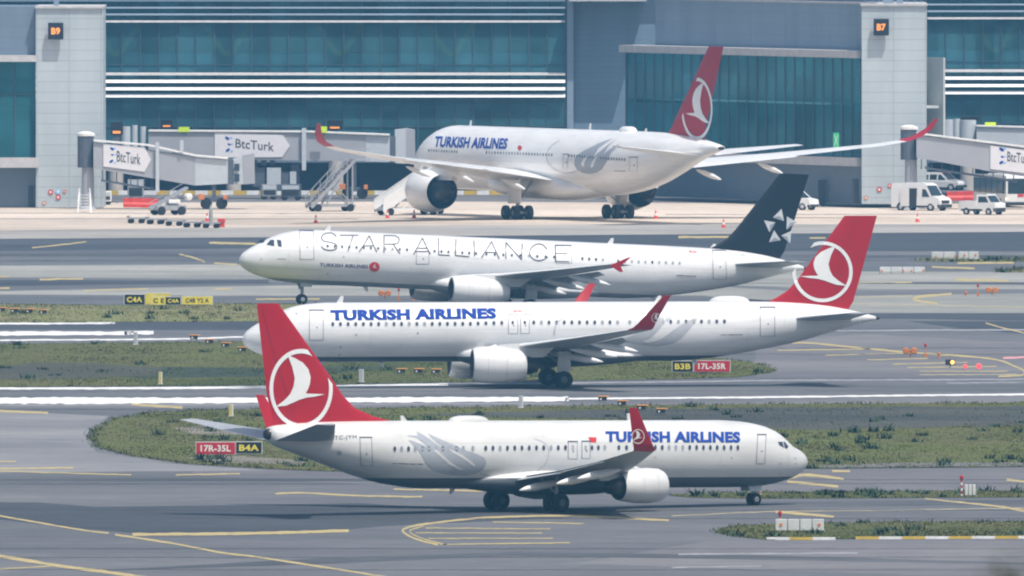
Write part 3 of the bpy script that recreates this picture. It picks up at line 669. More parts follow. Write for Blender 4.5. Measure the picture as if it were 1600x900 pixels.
def sheet(name, poly, z, m, kind='structure', step=None):
    v, f = flat([poly]) if not isinstance(poly, tuple) else flat([poly])
    b = MB(); b.add([gnd(x, y, z) for x, y in v], f); o = b.build(name, m); return struct(o, kind)
W0, W1 = -1800, 3400
def band(name, up, lo, z, m): return sheet(name, up + lo[::-1], z, m)
band('apron', [(W0,316),(0,317),(700,315),(1250,318),(W1,318)], [(W0,366),(0,360),(300,356),(700,352),(1100,350),(1400,350),(W1,350)], .006, M_BEIGE)
band('apron_shoulder', [(W0,366),(0,360),(300,356),(700,352),(1100,350),(1400,350),(W1,350)], [(W0,374),(0,373),(350,371),(800,368),(1200,365),(1600,362),(W1,361)], .009, M_SHOULD)
band('service_road', [(W0,306),(W1,306)], [(W0,316),(0,317),(700,315),(1250,318),(W1,318)], .004, M_ASPHP)
band('taxiway', [(W0,374),(0,373),(350,371),(800,368),(1200,365),(1600,362),(W1,361)], [(W0,390),(0,392),(400,388),(900,392),(1600,393),(W1,393)], .003, M_ASPHD)
band('taxiway', [(W0,413),(0,415),(400,413),(900,412),(1300,424),(1600,425),(W1,425)], [(W0,433),(0,433),(420,436),(900,436),(1300,452),(1600,452),(W1,452)], .006, M_CONC)
band('taxiway', [(W0,438),(0,437),(200,438),(420,437)], [(W0,448),(0,447),(220,444),(420,443)], .004, M_ASPHD)
band('taxiway', [(W0,456),(0,455),(300,448),(450,446),(1100,446),(1340,462),(1600,458),(W1,458)], [(W0,460),(0,460),(300,462),(460,462),(1100,462),(1320,489),(1600,489),(W1,489)], .006, M_CONC)
band('taxiway_edge', [(1250,490),(1600,489.5),(W1,489.5)], [(1250,499),(1420,498),(1600,501),(W1,501)], .005, M_ASPHD)
band('runway', [(W0,502),(0,502),(450,502)], [(W0,515),(0,515),(450,516)], .004, M_ASPHD)
sheet('taxiway', [(1420,502),(1500,513),(1700,530),(2100,548),(2100,505),(1600,502)], .005, M_ASPHD)
band('taxiway', [(1180,535),(1350,522),(1600,535),(W1,535)], [(1180,590),(1600,590),(W1,590)], .0035, M_ASPHP)
band('runway', [(W0,606),(0,606),(700,600),(1100,596),(1600,593),(W1,592)], [(W0,622),(0,620),(880,617),(1600,612),(W1,611)], .005, M_ASPH)
band('runway', [(W0,633),(0,632),(880,630),(W1,622)], [(W0,638),(880,637),(W1,630)], .0045, M_ASPHP)
sheet('taxiway', [(W0,640),(0,642),(170,650),(135,680),(150,706),(260,724),(420,735),(0,738),(W0,738)], .0042, pave('worn_asphalt', (.17,.17,.185), (.205,.205,.215), (.25,.245,.245), .03))
band('taxiway', [(300,731),(700,742),(1250,734),(1600,731),(W1,730)], [(300,742),(700,765),(1250,768),(1600,766),(W1,766)], .0041, M_ASPHP)
sheet('taxiway', [(W0,772),(60,785),(150,792),(320,790),(560,786),(800,800),(1000,803),(600,822),(520,829),(210,833),(110,824),(0,812),(W0,800)], .0043, M_ASPHD)
band('taxiway', [(1100,846),(1600,844),(W1,843)], [(900,880),(1600,905),(W1,905)], .0047, M_ASPHP)

M_RUB = pave('rubber_streaks', (.065,.07,.08), (.085,.09,.10), (.115,.12,.13), .05)
for q_ in ([(W0,608.5),(0,607),(W1,594),(W1,596),(0,610),(W0,612)],[(W0,744),(500,747),(1000,752),(1000,755),(500,752),(W0,749)],[(480,799),(800,789),(1100,784),(1600,781),(W1,780),(W1,786),(1600,788),(1100,793),(700,799)],[(W0,396),(400,396),(1250,399),(W1,399),(W1,402),(1250,403),(400,400),(W0,400)],[(1300,440),(1600,441),(W1,441),(W1,445),(1600,445),(1300,443)],[(120,893),(500,872),(800,862),(1200,868),(1600,879),(W1,900),(1600,882),(1100,873),(800,868),(500,881)]): sheet('rubber_streak', q_, .0075, M_RUB)
def lines(name, items, z, m, wear=.2):
    b = MB(); rnd = random.Random(len(items))
    for pts, th in items:
        q = curve_pts(pts, 6) if len(pts) > 2 else list(pts); out = []; L = 0
        for (x0, y0), (x1, y1) in zip(q, q[1:]):
            if x1 < -300 or x0 > 1900: n = 1
            else: n = max(1, int(abs(x1-x0)/9))
            out += [(x0+(x1-x0)*i/n, y0+(y1-y0)*i/n) for i in range(n)]
        out.append(q[-1]); N = len(out)-1
        t0, t1 = th if isinstance(th, tuple) else (th, th)
        ws = [(t0+(t1-t0)*i/N)*(1+rnd.uniform(-wear, wear)) for i in range(N+1)]; out = [(x, y_+rnd.gauss(0, .16)) for x, y_ in out]
        v, f = strip(out, ws); b.add([gnd(x, y_, z) for x, y_ in v], f)
    return struct(b.build(name, m))
lines('taxiway_lines', [
    ([(-120,786),(0,806),(125,827.5),(170,833)],2.2), ([(180,835.5),(212,840),(275,850),(350,864),(400,870),(500,885),(600,901),(700,917)],2.6), ([(207,835.2),(400,833),(545,829)],4.2),
    ([(-200,838),(0,869),(100,885),(212,900),(330,920)],4.5), ([(-80,892),(0,889),(82,884)],1.8), ([(-60,733.5),(115,730.5)],2.4), ([(-60,721),(25,721)],1.8), ([(0,736),(70,738),(205,742)],1.6), ([(275,742),(375,740)],1.8),
    ([(-90,639),(0,642),(75,645)],3.6), ([(205,631.5),(285,637)],3.6), ([(430,771.5),(475,770),(560,774.5),(660,776)],2.4), ([(615,764.5),(755,767)],2.4),
    ([(684,851),(650,842),(629,829),(650,821),(687,816),(744,809.5),(819,806.5),(894,805.5),(950,808),(1045,813)],3.0), ([(700,851.5),(662,842),(640,830),(662,822)],1.6),
    ([(770,815.5),(912,818)],1.4), ([(665,825),(860,826.5)],1.4), ([(650,832.5),(847,833)],1.4), ([(669,841),(864,841)],1.4), ([(687,850.5),(890,848)],1.6),
    ([(1212,799.5),(1303,807)],3.6), ([(1445,779),(1512,786),(1562,791.5),(1600,798),(1700,812)],(1.4,5)), ([(1573,749.5),(1700,763)],3.6), ([(1232,746),(1262,742),(1318,748.5)],(6,3)), ([(1230,752.5),(1310,760)],3.6), ([(1300,736),(1328,736.5)],3.0),
    ([(1215,547.5),(1360,545)],1.6), ([(1237,536),(1267,536),(1360,545),(1425,551),(1545,560),(1585,572),(1600,580),(1596,586),(1560,588)],2.6), ([(1290,555),(1425,551.5)],1.4), ([(1355,562),(1450,560)],1.4), ([(1395,569),(1512,566)],1.4), ([(1418,574.5),(1557,572.5)],1.4), ([(1437,580),(1575,580)],1.3),
    ([(1540,505),(1595,519),(1700,540)],1.8), ([(327,379.5),(400,381)],3.2), ([(50,387),(100,382),(135,377.5)],1.8), ([(62,436.5),(130,435.5)],2.6), ([(-60,451.5),(15,450)],2.6), ([(-60,434),(15,432)],2.2), ([(130,454),(232,451)],1.8), ([(335,451.5),(362,451)],2.4), ([(280,397),(300,402),(320,409)],2.4), ([(335,411),(370,413)],2.4), ([(400,467.5),(500,467)],2),
    ([(1496,411),(1584,410.5)],2.6), ([(1456,417),(1523,419.5)],2.8), ([(1493,437),(1576,438.5)],3.4), ([(1400,441.5),(1425,441)],2.0), ([(1487,459),(1440,463),(1427,467),(1440,471),(1465,474)],3.4), ([(1060,370.5),(1140,370)],3.2), ([(1265,372),(1290,371.5)],2)], .012, M_YEL)
lines('faded_taxiway_lines', [([(1050,806),(1200,799.5),(1400,797),(1700,792)],1.2), ([(1437,585.5),(1590,585)],1.2), ([(1332,441),(1425,441)],1.6), ([(1340,464),(1425,462)],1.6), ([(1330,474),(1600,480)],1.3), ([(900,432),(1180,436)],1.6)], .011, M_YELF)
lines('runway_lines', [([(W0,626.5),(0,626),(500,625),(850,623.5),(884,623)],(12,7)), ([(884,623),(1200,620.5),(1700,615.5),(W1,606)],2.6), ([(W0,609),(0,607),(400,605),(700,600.5)],3.2),
    ([(W0,506),(0,505.5),(135,503.5)],2.6), ([(W0,521.5),(0,521),(200,520),(240,519.5)],(9,5)), ([(W0,533),(0,531.5),(380,526.5)],2.2)], .012, M_WHP)
lines('faded_runway_lines', [([(700,600.5),(1100,596),(1200,594.5),(1700,592)],2.0), ([(W0,634),(0,633),(880,630)],1.4), ([(1307,517),(1430,516),(1700,515)],2.4), ([(1480,598.5),(1700,596)],1.6), ([(1060,866),(1340,864)],2.2), ([(1050,887),(1190,884)],1.8)], .011, M_WHF)
lines('restricted_area_line', [([(1567,559.5),(1700,554)],3.0)], .013, mat('pink_paint', (.62,.30,.30), .7))
lines('pavement_joints', [([(W0,p_),(W1,p_+s_)],.55) for p_,s_ in ((399,1),(408,-2),(441,3),(545,-2),(552,2),(613,-4),(639,1),(748,2),(757,-3),(795,3),(811,-2),(856,2),(872,-3),(889,2))], .0135, mat('joint_sealant', (.055,.058,.065), .9), .5)
lines('apron_joints', [([(W0,331),(600,333.5)],.8), ([(W0,341),(560,342)],.7), ([(1040,335),(W1,334)],.7)], .013, M_JOINT)

# ------------------------------------------------------------------ grass
def grassmat(name, cols, sc_):
    m = bpy.data.materials.new(name); m.use_nodes = True
    n, l = m.node_tree.nodes, m.node_tree.links; b = n['Principled BSDF']; b.inputs['Roughness'].default_value = .9; b.inputs['Specular IOR Level'].default_value = .15
    ge = n.new('ShaderNodeNewGeometry'); a = n.new('ShaderNodeTexNoise'); a.inputs['Scale'].default_value = sc_; a.inputs['Detail'].default_value = 9; a.inputs['Roughness'].default_value = .62
    mp = n.new('ShaderNodeMapping'); mp.inputs['Scale'].default_value = (1, .45, 1)
    l.new(ge.outputs['Position'], mp.inputs[0]); l.new(mp.outputs[0], a.inputs['Vector'])
    r = n.new('ShaderNodeValToRGB'); e = r.color_ramp.elements
    e[0].position, e[0].color = .34, (*cols[0], 1); e[1].position, e[1].color = .66, (*cols[-1], 1)
    for i, c in enumerate(cols[1:-1]): q = e.new(.34+.32*(i+1)/(len(cols)-1)); q.color = (*c, 1)
    l.new(a.outputs[0], r.inputs[0]); l.new(r.outputs[0], b.inputs['Base Color']); return m
M_GRASS = grassmat('grass_blades', [(.125,.145,.052),(.165,.175,.07),(.20,.205,.08),(.225,.205,.11),(.245,.23,.12)], .035)
M_TURF = grassmat('turf', [(.10,.115,.04),(.155,.16,.06),(.21,.19,.10),(.19,.205,.07),(.23,.205,.12)], .03)
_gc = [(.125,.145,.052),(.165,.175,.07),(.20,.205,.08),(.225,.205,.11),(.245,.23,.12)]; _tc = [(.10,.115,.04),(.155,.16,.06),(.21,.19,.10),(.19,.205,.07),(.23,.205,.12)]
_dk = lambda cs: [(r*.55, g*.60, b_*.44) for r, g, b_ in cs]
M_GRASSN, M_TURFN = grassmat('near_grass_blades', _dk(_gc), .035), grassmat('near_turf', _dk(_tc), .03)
M_SHRUB = mat('weed_leaves', (.03,.065,.025), .8, var=.35, scale=1.2)
def inside(p, poly):
    c = False; n = len(poly)
    for i in range(n):
        (x1, y1), (x2, y2) = poly[i], poly[i-1]
        if (y1 > p[1]) != (y2 > p[1]) and p[0] < (x2-x1)*(p[1]-y1)/(y2-y1)+x1: c = not c
    return c
def tuft(b, p, h, wd, rnd, nb=4, mi=0, lean=1.0):
    for _ in range(nb):
        a = rnd.uniform(0, 6.283); ca, sa = math.cos(a), math.sin(a); hh = h*rnd.uniform(.5, 1.15); lx, ly = rnd.gauss(0, .6)*hh*lean, rnd.gauss(0, .6)*hh*lean
        o = len(b.v); w2 = wd*rnd.uniform(.6, 1.2)/2; dx, dy = rnd.gauss(0, .22), rnd.gauss(0, .22)
        b.v += [(p.x+dx-ca*w2, p.y+dy-sa*w2, p.z), (p.x+dx+ca*w2, p.y+dy+sa*w2, p.z), (p.x+dx+lx, p.y+dy+ly, p.z+hh)]
        b.f.append((o, o+1, o+2)); b.m.append(mi)
def upward(o, tilt=.25):
    """blades are lit like the turf they stand in"""
    me = o.data; rnd = random.Random(5); N = []
    for p in me.polygons:
        n = Vector((rnd.gauss(0,tilt), rnd.gauss(-.15,tilt), 1)).normalized(); N += [n]*len(p.loop_indices)
    me.polygons.foreach_set('use_smooth', [True]*len(me.polygons)); me.normals_split_custom_set([tuple(n) for n in N])
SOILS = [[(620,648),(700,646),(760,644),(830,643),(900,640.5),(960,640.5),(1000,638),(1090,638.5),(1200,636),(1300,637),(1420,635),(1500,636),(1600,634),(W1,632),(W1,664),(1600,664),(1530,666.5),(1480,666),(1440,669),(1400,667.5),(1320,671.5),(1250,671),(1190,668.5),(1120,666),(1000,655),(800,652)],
    [(W0,570),(0,572),(60,566),(150,568),(260,574),(240,586),(120,592),(0,593),(W0,592)]]
def lawn(poly, dens, seed, h=.12, shrubs=0, edge=0):
    rnd = random.Random(seed)
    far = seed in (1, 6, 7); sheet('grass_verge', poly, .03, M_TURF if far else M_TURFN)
    vp = [(max(-150, min(1750, x)), y) for x, y in poly]
    y0, y1 = min(p[1] for p in vp), max(p[1] for p in vp); x0, x1 = min(p[0] for p in vp), max(p[0] for p in vp)
    d0, d1 = depth_of(y1), depth_of(y0); wdt = (x1-x0)/F*((d0+d1)/2-CAMY)
    n = int((d1-d0)*wdt*dens); b = MB()
    for _ in range(n):
        d = rnd.uniform(d0, d1); py = (CAMZ)*F/(d-CAMY)+YH; px = rnd.uniform(x0, x1)
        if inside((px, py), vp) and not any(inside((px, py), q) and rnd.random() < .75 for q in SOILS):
            p = gnd(px, py, .02); k = .6+.9*abs(math.sin(p.x*.23+seed)*math.sin(p.y*.11+p.x*.05))
            tuft(b, p, h*k, .075, rnd, 4)
    for _ in range(shrubs):
        px, py = rnd.uniform(x0, x1), y0+(y1-y0)*rnd.random()**.6
        if inside((px, py), vp):
            p = gnd(px, py, .02); tuft(b, p, rnd.uniform(.2, .55), .14, rnd, 26, 1)
    m = len(vp)
    for i in range(m if edge else 0):     # taller weeds along the edges
        a, c = vp[i], vp[(i+1) % m]; L = math.hypot(a[0]-c[0], (a[1]-c[1])*20)
        for _ in range(int(L*edge)):
            t = rnd.random(); p = gnd(a[0]+(c[0]-a[0])*t, a[1]+(c[1]-a[1])*t, .02); p.y += rnd.uniform(-.6, .6)
            tuft(b, p, rnd.uniform(.06, .26), .08, rnd, 6, 1 if rnd.random() < .25 else 0)
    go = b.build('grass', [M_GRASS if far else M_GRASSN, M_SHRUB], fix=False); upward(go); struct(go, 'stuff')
lawn([(W0,474),(0,475),(190,477),(330,474),(420,474),(560,478),(560,500),(400,502),(130,503),(0,503),(W0,503)], 2.4, 1, .10, 25, .05)
lawn([(W0,537),(0,537),(130,536),(380,533),(700,540),(1130,560),(1190,569),(1213,577),(1205,582),(1150,589),(1050,592),(700,597),(400,602),(0,604),(W0,605)], 2.0, 2, .085, 70, .05)
lawn([(142,683),(148,672),(180,655),(230,645),(300,641),(420,639),(640,637),(900,634),(1200,631),(1600,629),(W1,626),(W1,728),(1600,729),(1250,732),(700,740),(480,735),(400,731),(290,724),(200,711),(155,699)], 2.4, 3, .09, 170, .12)
lawn([(1045,773.5),(1130,769.5),(1300,768),(1600,767),(W1,766),(W1,776),(1600,776.5),(1200,778.5),(1080,777)], 4, 4, .10, 35, .08)
lawn([(1116,831),(1150,822),(1220,818),(1400,815.5),(1600,815),(W1,815),(W1,838),(1600,838),(1290,842),(1200,843),(1150,838)], 4, 5, .10, 25, .1)
lawn([(1424,407.5),(1500,405.5),(1560,404.5),(1700,404.5),(1700,408.5),(1560,408.5),(1500,409)], 4, 6, .3, 20)
lawn([(1548,424.5),(1570,422),(1700,421),(1700,425),(1570,425.5)], 4, 7, .3, 15)
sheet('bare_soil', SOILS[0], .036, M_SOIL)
sheet('bare_soil', [(1260,728),(1400,723),(1600,722),(W1,721),(W1,727.5),(1600,728),(1300,730.5)], .036, pave('dusty_verge', (.13,.13,.13), (.17,.165,.16), (.2,.19,.18)))
sheet('bare_soil', [(268,668),(330,664),(400,672),(390,680),(300,678)], .036, pave('dry_verge', (.14,.135,.12), (.18,.17,.14), (.22,.2,.16)))
sheet('bare_soil', [(290,715),(380,712),(480,720),(470,726),(340,722)], .036, bpy.data.materials['dry_verge'])
sheet('bare_soil', SOILS[1], .036, pave('brown_verge', (.06,.06,.042), (.075,.075,.05), (.09,.09,.06)))
sheet('dark_grass_patch', [(130,578),(190,575),(260,573),(330,574),(400,575),(520,573),(640,570),(560,580),(440,588),(330,590),(230,591),(160,588)], .034, pave('dark_green_turf', (.03,.048,.026), (.045,.062,.034), (.06,.075,.04)))  # patch of darker green laid over the turf
# yellow and white kerb stones along the near verge
kb = thing('painted_kerb', 'yellow and white painted kerb along the verge nearest the camera', 'kerb', gnd(1242, 843))
kb.location.z = 0
M_KY, M_KW = mat('kerb_yellow', (.62,.42,.06), .7), mat('kerb_white', (.78,.78,.76), .7)
def kerb(x0, x1, y0, y1, n, first):
    for i in range(n):
        a, c = gnd(x0+(x1-x0)*i/n, y0+(y1-y0)*i/n), gnd(x0+(x1-x0)*(i+1)/n, y0+(y1-y0)*(i+1)/n); o = kb.location
        MB().box(a.x-o.x, c.x-o.x-.01, min(a.y,c.y)-o.y-.2, min(a.y,c.y)-o.y+.25, 0, .14).build('kerb_stone', M_KW if (i+first) % 2 == 0 else M_KY, kb)
kerb(1198, 1306, 843.5, 843.5, 3, 0); kerb(1337, 1700, 842.5, 841, 10, 1)
# ------------------------------------------------------------------ terminal and gate buildings
def panelmat(name, c, wx, wz, line=.72):
    m = mat(name, c, .5, var=.09, scale=.5, stretch=(1, 1, .18), detail=7); n, l = m.node_tree.nodes, m.node_tree.links
    b = n['Principled BSDF']; src = b.inputs['Base Color'].links[0].from_socket
    tc = n.new('ShaderNodeTexCoord'); mp = n.new('ShaderNodeMapping'); mp.inputs['Rotation'].default_value = (R(-90), 0, 0)
    br = n.new('ShaderNodeTexBrick'); br.offset = 0; br.inputs['Color1'].default_value = (1,1,1,1); br.inputs['Color2'].default_value = (.95,.955,.96,1); br.inputs['Mortar'].default_value = (line,line,line,1)
    br.inputs['Scale'].default_value = 1; br.inputs['Brick Width'].default_value = wx; br.inputs['Row Height'].default_value = wz; br.inputs['Mortar Size'].default_value = .035
    l.new(tc.outputs['Object'], mp.inputs[0]); l.new(mp.outputs[0], br.inputs['Vector'])
    mx = n.new('ShaderNodeMix'); mx.data_type = 'RGBA'; mx.blend_type = 'MULTIPLY'; mx.inputs['Factor'].default_value = 1
    l.new(src, mx.inputs['A']); l.new(br.outputs[0], mx.inputs['B']); l.new(mx.outputs['Result'], b.inputs['Base Color']); return m
M_PANEL = panelmat('pale_cladding', (.47,.525,.55), 3.1, 1.02)
M_PANELD = panelmat('grey_cladding', (.24,.31,.39), 3.4, 1.1, .85)
M_PANELR = panelmat('ribbed_cladding', (.17,.245,.33), 6.2, .55, .88)
M_LEDGE = mat('ledge_concrete', (.50,.49,.49), .7)
M_LOWER = mat('lower_wall', (.14,.175,.22), .7, var=.06)
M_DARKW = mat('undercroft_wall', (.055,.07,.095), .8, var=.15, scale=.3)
M_DOOR = mat('steel_door', (.045,.055,.075), .6)
M_LOUV = mat('louvre_white', (.86,.86,.85), .45, var=.03)
M_MULL = mat('mullion_dark', (.05,.085,.11), .5)
M_BEIGEC = mat('column_concrete', (.50,.46,.42), .8, var=.06)
M_STEELO = mat('strut_ochre', (1,.50,.16), .6)
M_INT = mat('interior_grey', (.50,.52,.52), .8, var=.2, scale=.2)
def glassmat(name, tint, body, fac):
    m = bpy.data.materials.new(name); m.use_nodes = True
    n, l = m.node_tree.nodes, m.node_tree.links; b = n['Principled BSDF']
    b.inputs['Roughness'].default_value = .12; b.inputs['Specular IOR Level'].default_value = .45
    tr = n.new('ShaderNodeBsdfTransparent'); tr.inputs[0].default_value = (*tint, 1)
    mx = n.new('ShaderNodeMixShader'); out = n['Material Output']
    tc = n.new('ShaderNodeTexCoord'); mp = n.new('ShaderNodeMapping'); mp.inputs['Scale'].default_value = (1/1.85, .001, 1/4.2)
    l.new(tc.outputs['Object'], mp.inputs[0])
    fl = n.new('ShaderNodeVectorMath'); fl.operation = 'FLOOR'; l.new(mp.outputs[0], fl.inputs[0])
    wn = n.new('ShaderNodeTexWhiteNoise'); l.new(fl.outputs[0], wn.inputs['Vector'])
    nz = n.new('ShaderNodeTexNoise'); nz.inputs['Scale'].default_value = .16; nz.inputs['Detail'].default_value = 3; l.new(tc.outputs['Object'], nz.inputs['Vector'])
    ad = n.new('ShaderNodeMath'); ad.operation = 'MULTIPLY_ADD'; ad.inputs[1].default_value = .35; l.new(wn.outputs['Value'], ad.inputs[0]); l.new(nz.outputs[0], ad.inputs[2])
    r = n.new('ShaderNodeValToRGB'); e = r.color_ramp.elements; e[0].position, e[1].position = .4, .95
    e[0].color = (*[c*.45 for c in body], 1); e[1].color = (*[c*1.6 for c in body], 1)
    l.new(ad.outputs[0], r.inputs[0]); l.new(r.outputs[0], b.inputs['Base Color'])
    mx.inputs[0].default_value = fac
    l.new(b.outputs[0], mx.inputs[1]); l.new(tr.outputs[0], mx.inputs[2]); l.new(mx.outputs[0], out.inputs[0]); return m
M_CURT = glassmat('curtain_glass', (.55,.82,.90), (.085,.215,.25), .63)
M_CURT2 = glassmat('gate_glass', (.55,.82,.86), (.04,.19,.225), .48)

YF = 569.0      # world depth of the long glass front
YT = 496.0      # of the gate towers
def X(px, y): return (px-800)/F*(y-CAMY)
def Z(py, y): return at(800, py, y).z
def slab(b, px0, px1, py0, py1, y, dep, mi=0, o=(0,0,0)):
    b.box(X(px0,y)-o[0], X(px1,y)-o[0], y-o[1], y+dep-o[1], Z(py1,y), Z(py0,y), mi); return b
def front(root, px0, px1, dy, tag_v, ends=True):
    """one stretch of the glass front between two pixel columns; dy: pixel shift of the level lines"""
    o = root.location
    v = MB()
    for i in range(int((px1-px0)/28.9)+1):
        x = px0+i*28.9; slab(v, x-.9, x+.9, -75, 248, YF-.12, .1, 0, o)
    for py in (101, 198): slab(v, px0, px1, py+dy-.7, py+dy+.7, YF-.10, .07, 0, o)
    g_ = MB(); slab(g_, px0, px1, -75, 248, YF, .05, 0, o); g_.build('curtain_wall', M_CURT, root)
    v.build('mullions', M_MULL, root)
    for k, (py, tilt, hh) in enumerate(((-8,0,2.4),(1,0,2.4),(12,.2,2.6),(22.5,.2,2.8),(33.5,.3,3.2),(115.5,.5,4.2),(127,.8,4.6),(138.5,1.3,4.8),(149.5,1.3,5))):
        y = YF-.5; z1, z0 = Z(py+dy-hh/2, y), Z(py+dy+hh/2, y); x0, x1 = X(px0, y)-o[0], X(px1-6, y)-o[0]; yy = y-o[1]
        b = MB(); zs = [z0+(z1-z0)*.0, z1]
        prof = [(yy-.28*tilt, z0), (yy+.28, z0+.02), (yy+.30, z1), (yy, z1)]
        b.prism([(x0, a, c) for a, c in prof], (x1-x0, 0, 0)); b.build('louvre_blade', M_LOUV if k > 5 else M_LEDGE if k > 3 else M_PANELD, root)
    # inside: floors, back wall, V struts
    b = MB(); slab(b, px0, px1, 87+dy, 110+dy, YF+.5, .1, 0, o); b.build('spandrel_panel', M_INT, root)
    b = MB()
    for py in (84, 165, 250): b.box(X(px0,YF)-o[0], X(px1,YF)-o[0], YF+.7-o[1], YF+13-o[1], Z(py+dy+4,YF), Z(py+dy,YF))
    b.box(X(px0,YF)-o[0], X(px1,YF)-o[0], YF+13-o[1], YF+13.3-o[1], Z(290,YF), Z(-70,YF)); b.build('interior_floors', M_INT, root)
    for c in tag_v:
        q = lambda px, py: Vector((X(px,YF+.3)-o[0], YF+.34-o[1], Z(py+dy,YF+.3)))
        b = MB(); b.beam(q(c-42,30), q(c-6,83), .54).beam(q(c+38,34), q(c+6,83), .54).beam(q(c-7,83), q(c+7,83), .54); b.build('strut', M_STEELO, root)
    # undercroft
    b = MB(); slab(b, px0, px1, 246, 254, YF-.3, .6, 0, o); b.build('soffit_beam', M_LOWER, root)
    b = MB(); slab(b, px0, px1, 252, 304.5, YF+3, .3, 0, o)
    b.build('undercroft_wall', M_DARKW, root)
tb = thing('terminal_building', 'long terminal with teal glass front and white horizontal louvres', 'building', (0, YF, 0))
front(tb, -330, 889, 0, [8,182,356.5,531,705])
front(tb, 1449, 2150, -5, [1556,1730,1904])
o = tb.location
b = MB(); slab(b, 888.5, 1452, -75, 304, YF+1.4, .5, 0, o); b.build('recessed_wall', M_PANELR, tb)
b = MB(); slab(b, 886, 896, -75, 250, YF-.3, 1.6, 0, o); b.build('end_pier', M_PANELD, tb)
b = MB(); slab(b, 889, 1010, -8, 2, YF-3.5, 5, 0, o); b.build('canopy', M_LEDGE, tb)
b = MB(); slab(b, -330, 2150, -100, -75, YF-1.5, 30, 0, o); b.build('roof', M_PANELD, tb)
for px in (181, 365, 525, 1115, 1217, 1512):
    y = YF-2.5; p = at(px, 300, y); MB().lathe((p.x-o[0], y-o[1], 0), (0,0,1), [(0,.75),(4.2,.72),(4.6,1.2)], 20).build('column', M_BEIGEC, tb, smooth=True, auto=40)
# yellow and white barrier kerb under the terminal
kt = thing('barrier_kerb', 'low yellow and white barrier along the foot of the terminal', 'barrier', (0, YF-4.5, 0))
for i in range(54):
    y = YF-4.5; x0, x1 = X(165+20*i, y), X(165+20*i+19.6, y)
    MB().box(x0, x1, 0, .4, 0, .42).build('kerb_block', M_KW if i % 2 else M_KY, kt)

# left gate building
gl = thing('gate_building', 'pale tower with gate sign B9 and grey wing at its left', 'building', (X(108,YT), YT, 0), 0, 'gate buildings'); o = gl.location
slab(MB(), 56, 161, 12, 324.2, YT, 16, 0, o).build('tower', M_PANEL, gl)
slab(MB(), 54.5, 162, 10, 13, YT-.25, 16.5, 0, o).build('coping', M_LEDGE, gl)
slab(MB(), -330, 55.8, 10, 87, YT+1.2, 14, 0, o).build('upper_wall', panelmat('slate_cladding', (.17,.225,.29), 3.4, 1.1, .85), gl)
slab(MB(), -330, 57.5, 86.5, 96.5, YT-.5, 2.2, 0, o).build('ledge', M_LEDGE, gl)
slab(MB(), -330, 55.8, 96.5, 246, YT+.9, .06, 0, o).build('curtain_wall', M_CURT2, gl)
b = MB()
for i in range(10): slab(b, 22.5-32*i, 24-32*i, 96.5, 246, YT+.78, .1, 0, o)
slab(b, -330, 55.8, 146.5, 148, YT+.80, .08, 0, o); b.build('mullions', M_MULL, gl)
b = MB(); slab(b, -330, 55, 96.5, 320, YT+9, .2, 0, o); slab(b, -330, 55, 168, 172, YT+1.3, 7.5, 0, o); b.build('interior_floors', M_INT, gl)
slab(MB(), -330, 60.5, 246.5, 262, YT-.5, 2.2, 0, o).build('ledge', M_LEDGE, gl)
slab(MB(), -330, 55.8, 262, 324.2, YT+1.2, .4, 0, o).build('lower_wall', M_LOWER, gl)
slab(MB(), 44, 52, 290, 324, YT+1.08, .1, 0, o).build('door', M_DOOR, gl)
slab(MB(), 84, 92, -14, 12, YT+4, .5, 0, o).build('mast', M_PANELD, gl)

# right gate building: its wall runs back to the glass front
gr = thing('gate_building', 'pale tower with gate sign B7 and glazed wing running back at its left', 'building', (X(1396,YT), YT, 0), 0, 'gate buildings'); o = gr.location
slab(MB(), 1346.5, 1448, 8, 318.5, YT, 16, 0, o).build('tower', M_PANEL, gr)
slab(MB(), 1345, 1449.5, 6, 9, YT-.25, 16.5, 0, o).build('coping', M_LEDGE, gr)
A0, A1 = Vector((X(1345.5,YT+1), YT+1.0)), Vector((X(978,YT+46), YT+46.0))     # near and far end of the oblique wing
def wing_panel(name, py0, py1, m, proud=0, th=.4, ext=0, t0=0, t1=1):
    d = (A1-A0).normalized(); nn = Vector((d.y, -d.x)); nn = nn if nn.y < 0 else -nn
    a, c = A0+(A1-A0)*t0+nn*proud-d*ext*0, A0+(A1-A0)*t1+nn*proud+d*ext
    z0, z1 = Z(py1, YT+1), Z(py0, YT+1)
    p = [(a.x-o[0],a.y-o[1],z0),(c.x-o[0],c.y-o[1],z0),(c.x-o[0],c.y-o[1],z1),(a.x-o[0],a.y-o[1],z1)]
    return MB().prism(p, (-nn.x*th, -nn.y*th, 0)).build(name, m, gr)
wing_panel('upper_wall', 6, 80, M_PANELD, -2.0, .6, -2.5)
wing_panel('roof_edge', 4, 7, M_LEDGE, -1.8, .6, -2.5)
wing_panel('ledge', 79.5, 91, M_LEDGE, .5, 3.0, .6)
wing_panel('curtain_wall', 91, 246, M_CURT2, 0, .06)
wing_panel('ledge', 246.5, 260, M_LEDGE, .5, 2.0, .5)
wing_panel('lower_wall', 260, 319, M_LOWER, -.6, .3)
b = MB()
for i in range(26):
    p = A0+(A1-A0)*(i/25); b.box(p.x-o[0]-.06, p.x-o[0]+.06, p.y-o[1]-.25, p.y-o[1]-.1, Z(246,YT+1), Z(91,YT+1))
b.build('mullions', M_MULL, gr)
wing_panel('interior_floors', 91, 246, M_INT, -9, .2); wing_panel('interior_floors', 166, 170, M_INT, -.5, 8)
slab(MB(), 1331, 1342, 279, 318, YT+1.1, .15, 0, o).build('door', M_DOOR, gr)
p = A0+(A1-A0)*.165; MB().box(p.x-o[0]-.35, p.x-o[0]+.35, p.y-o[1]-.05, p.y-o[1]+.3, 0, 2.6).build('door', M_DOOR, gr)
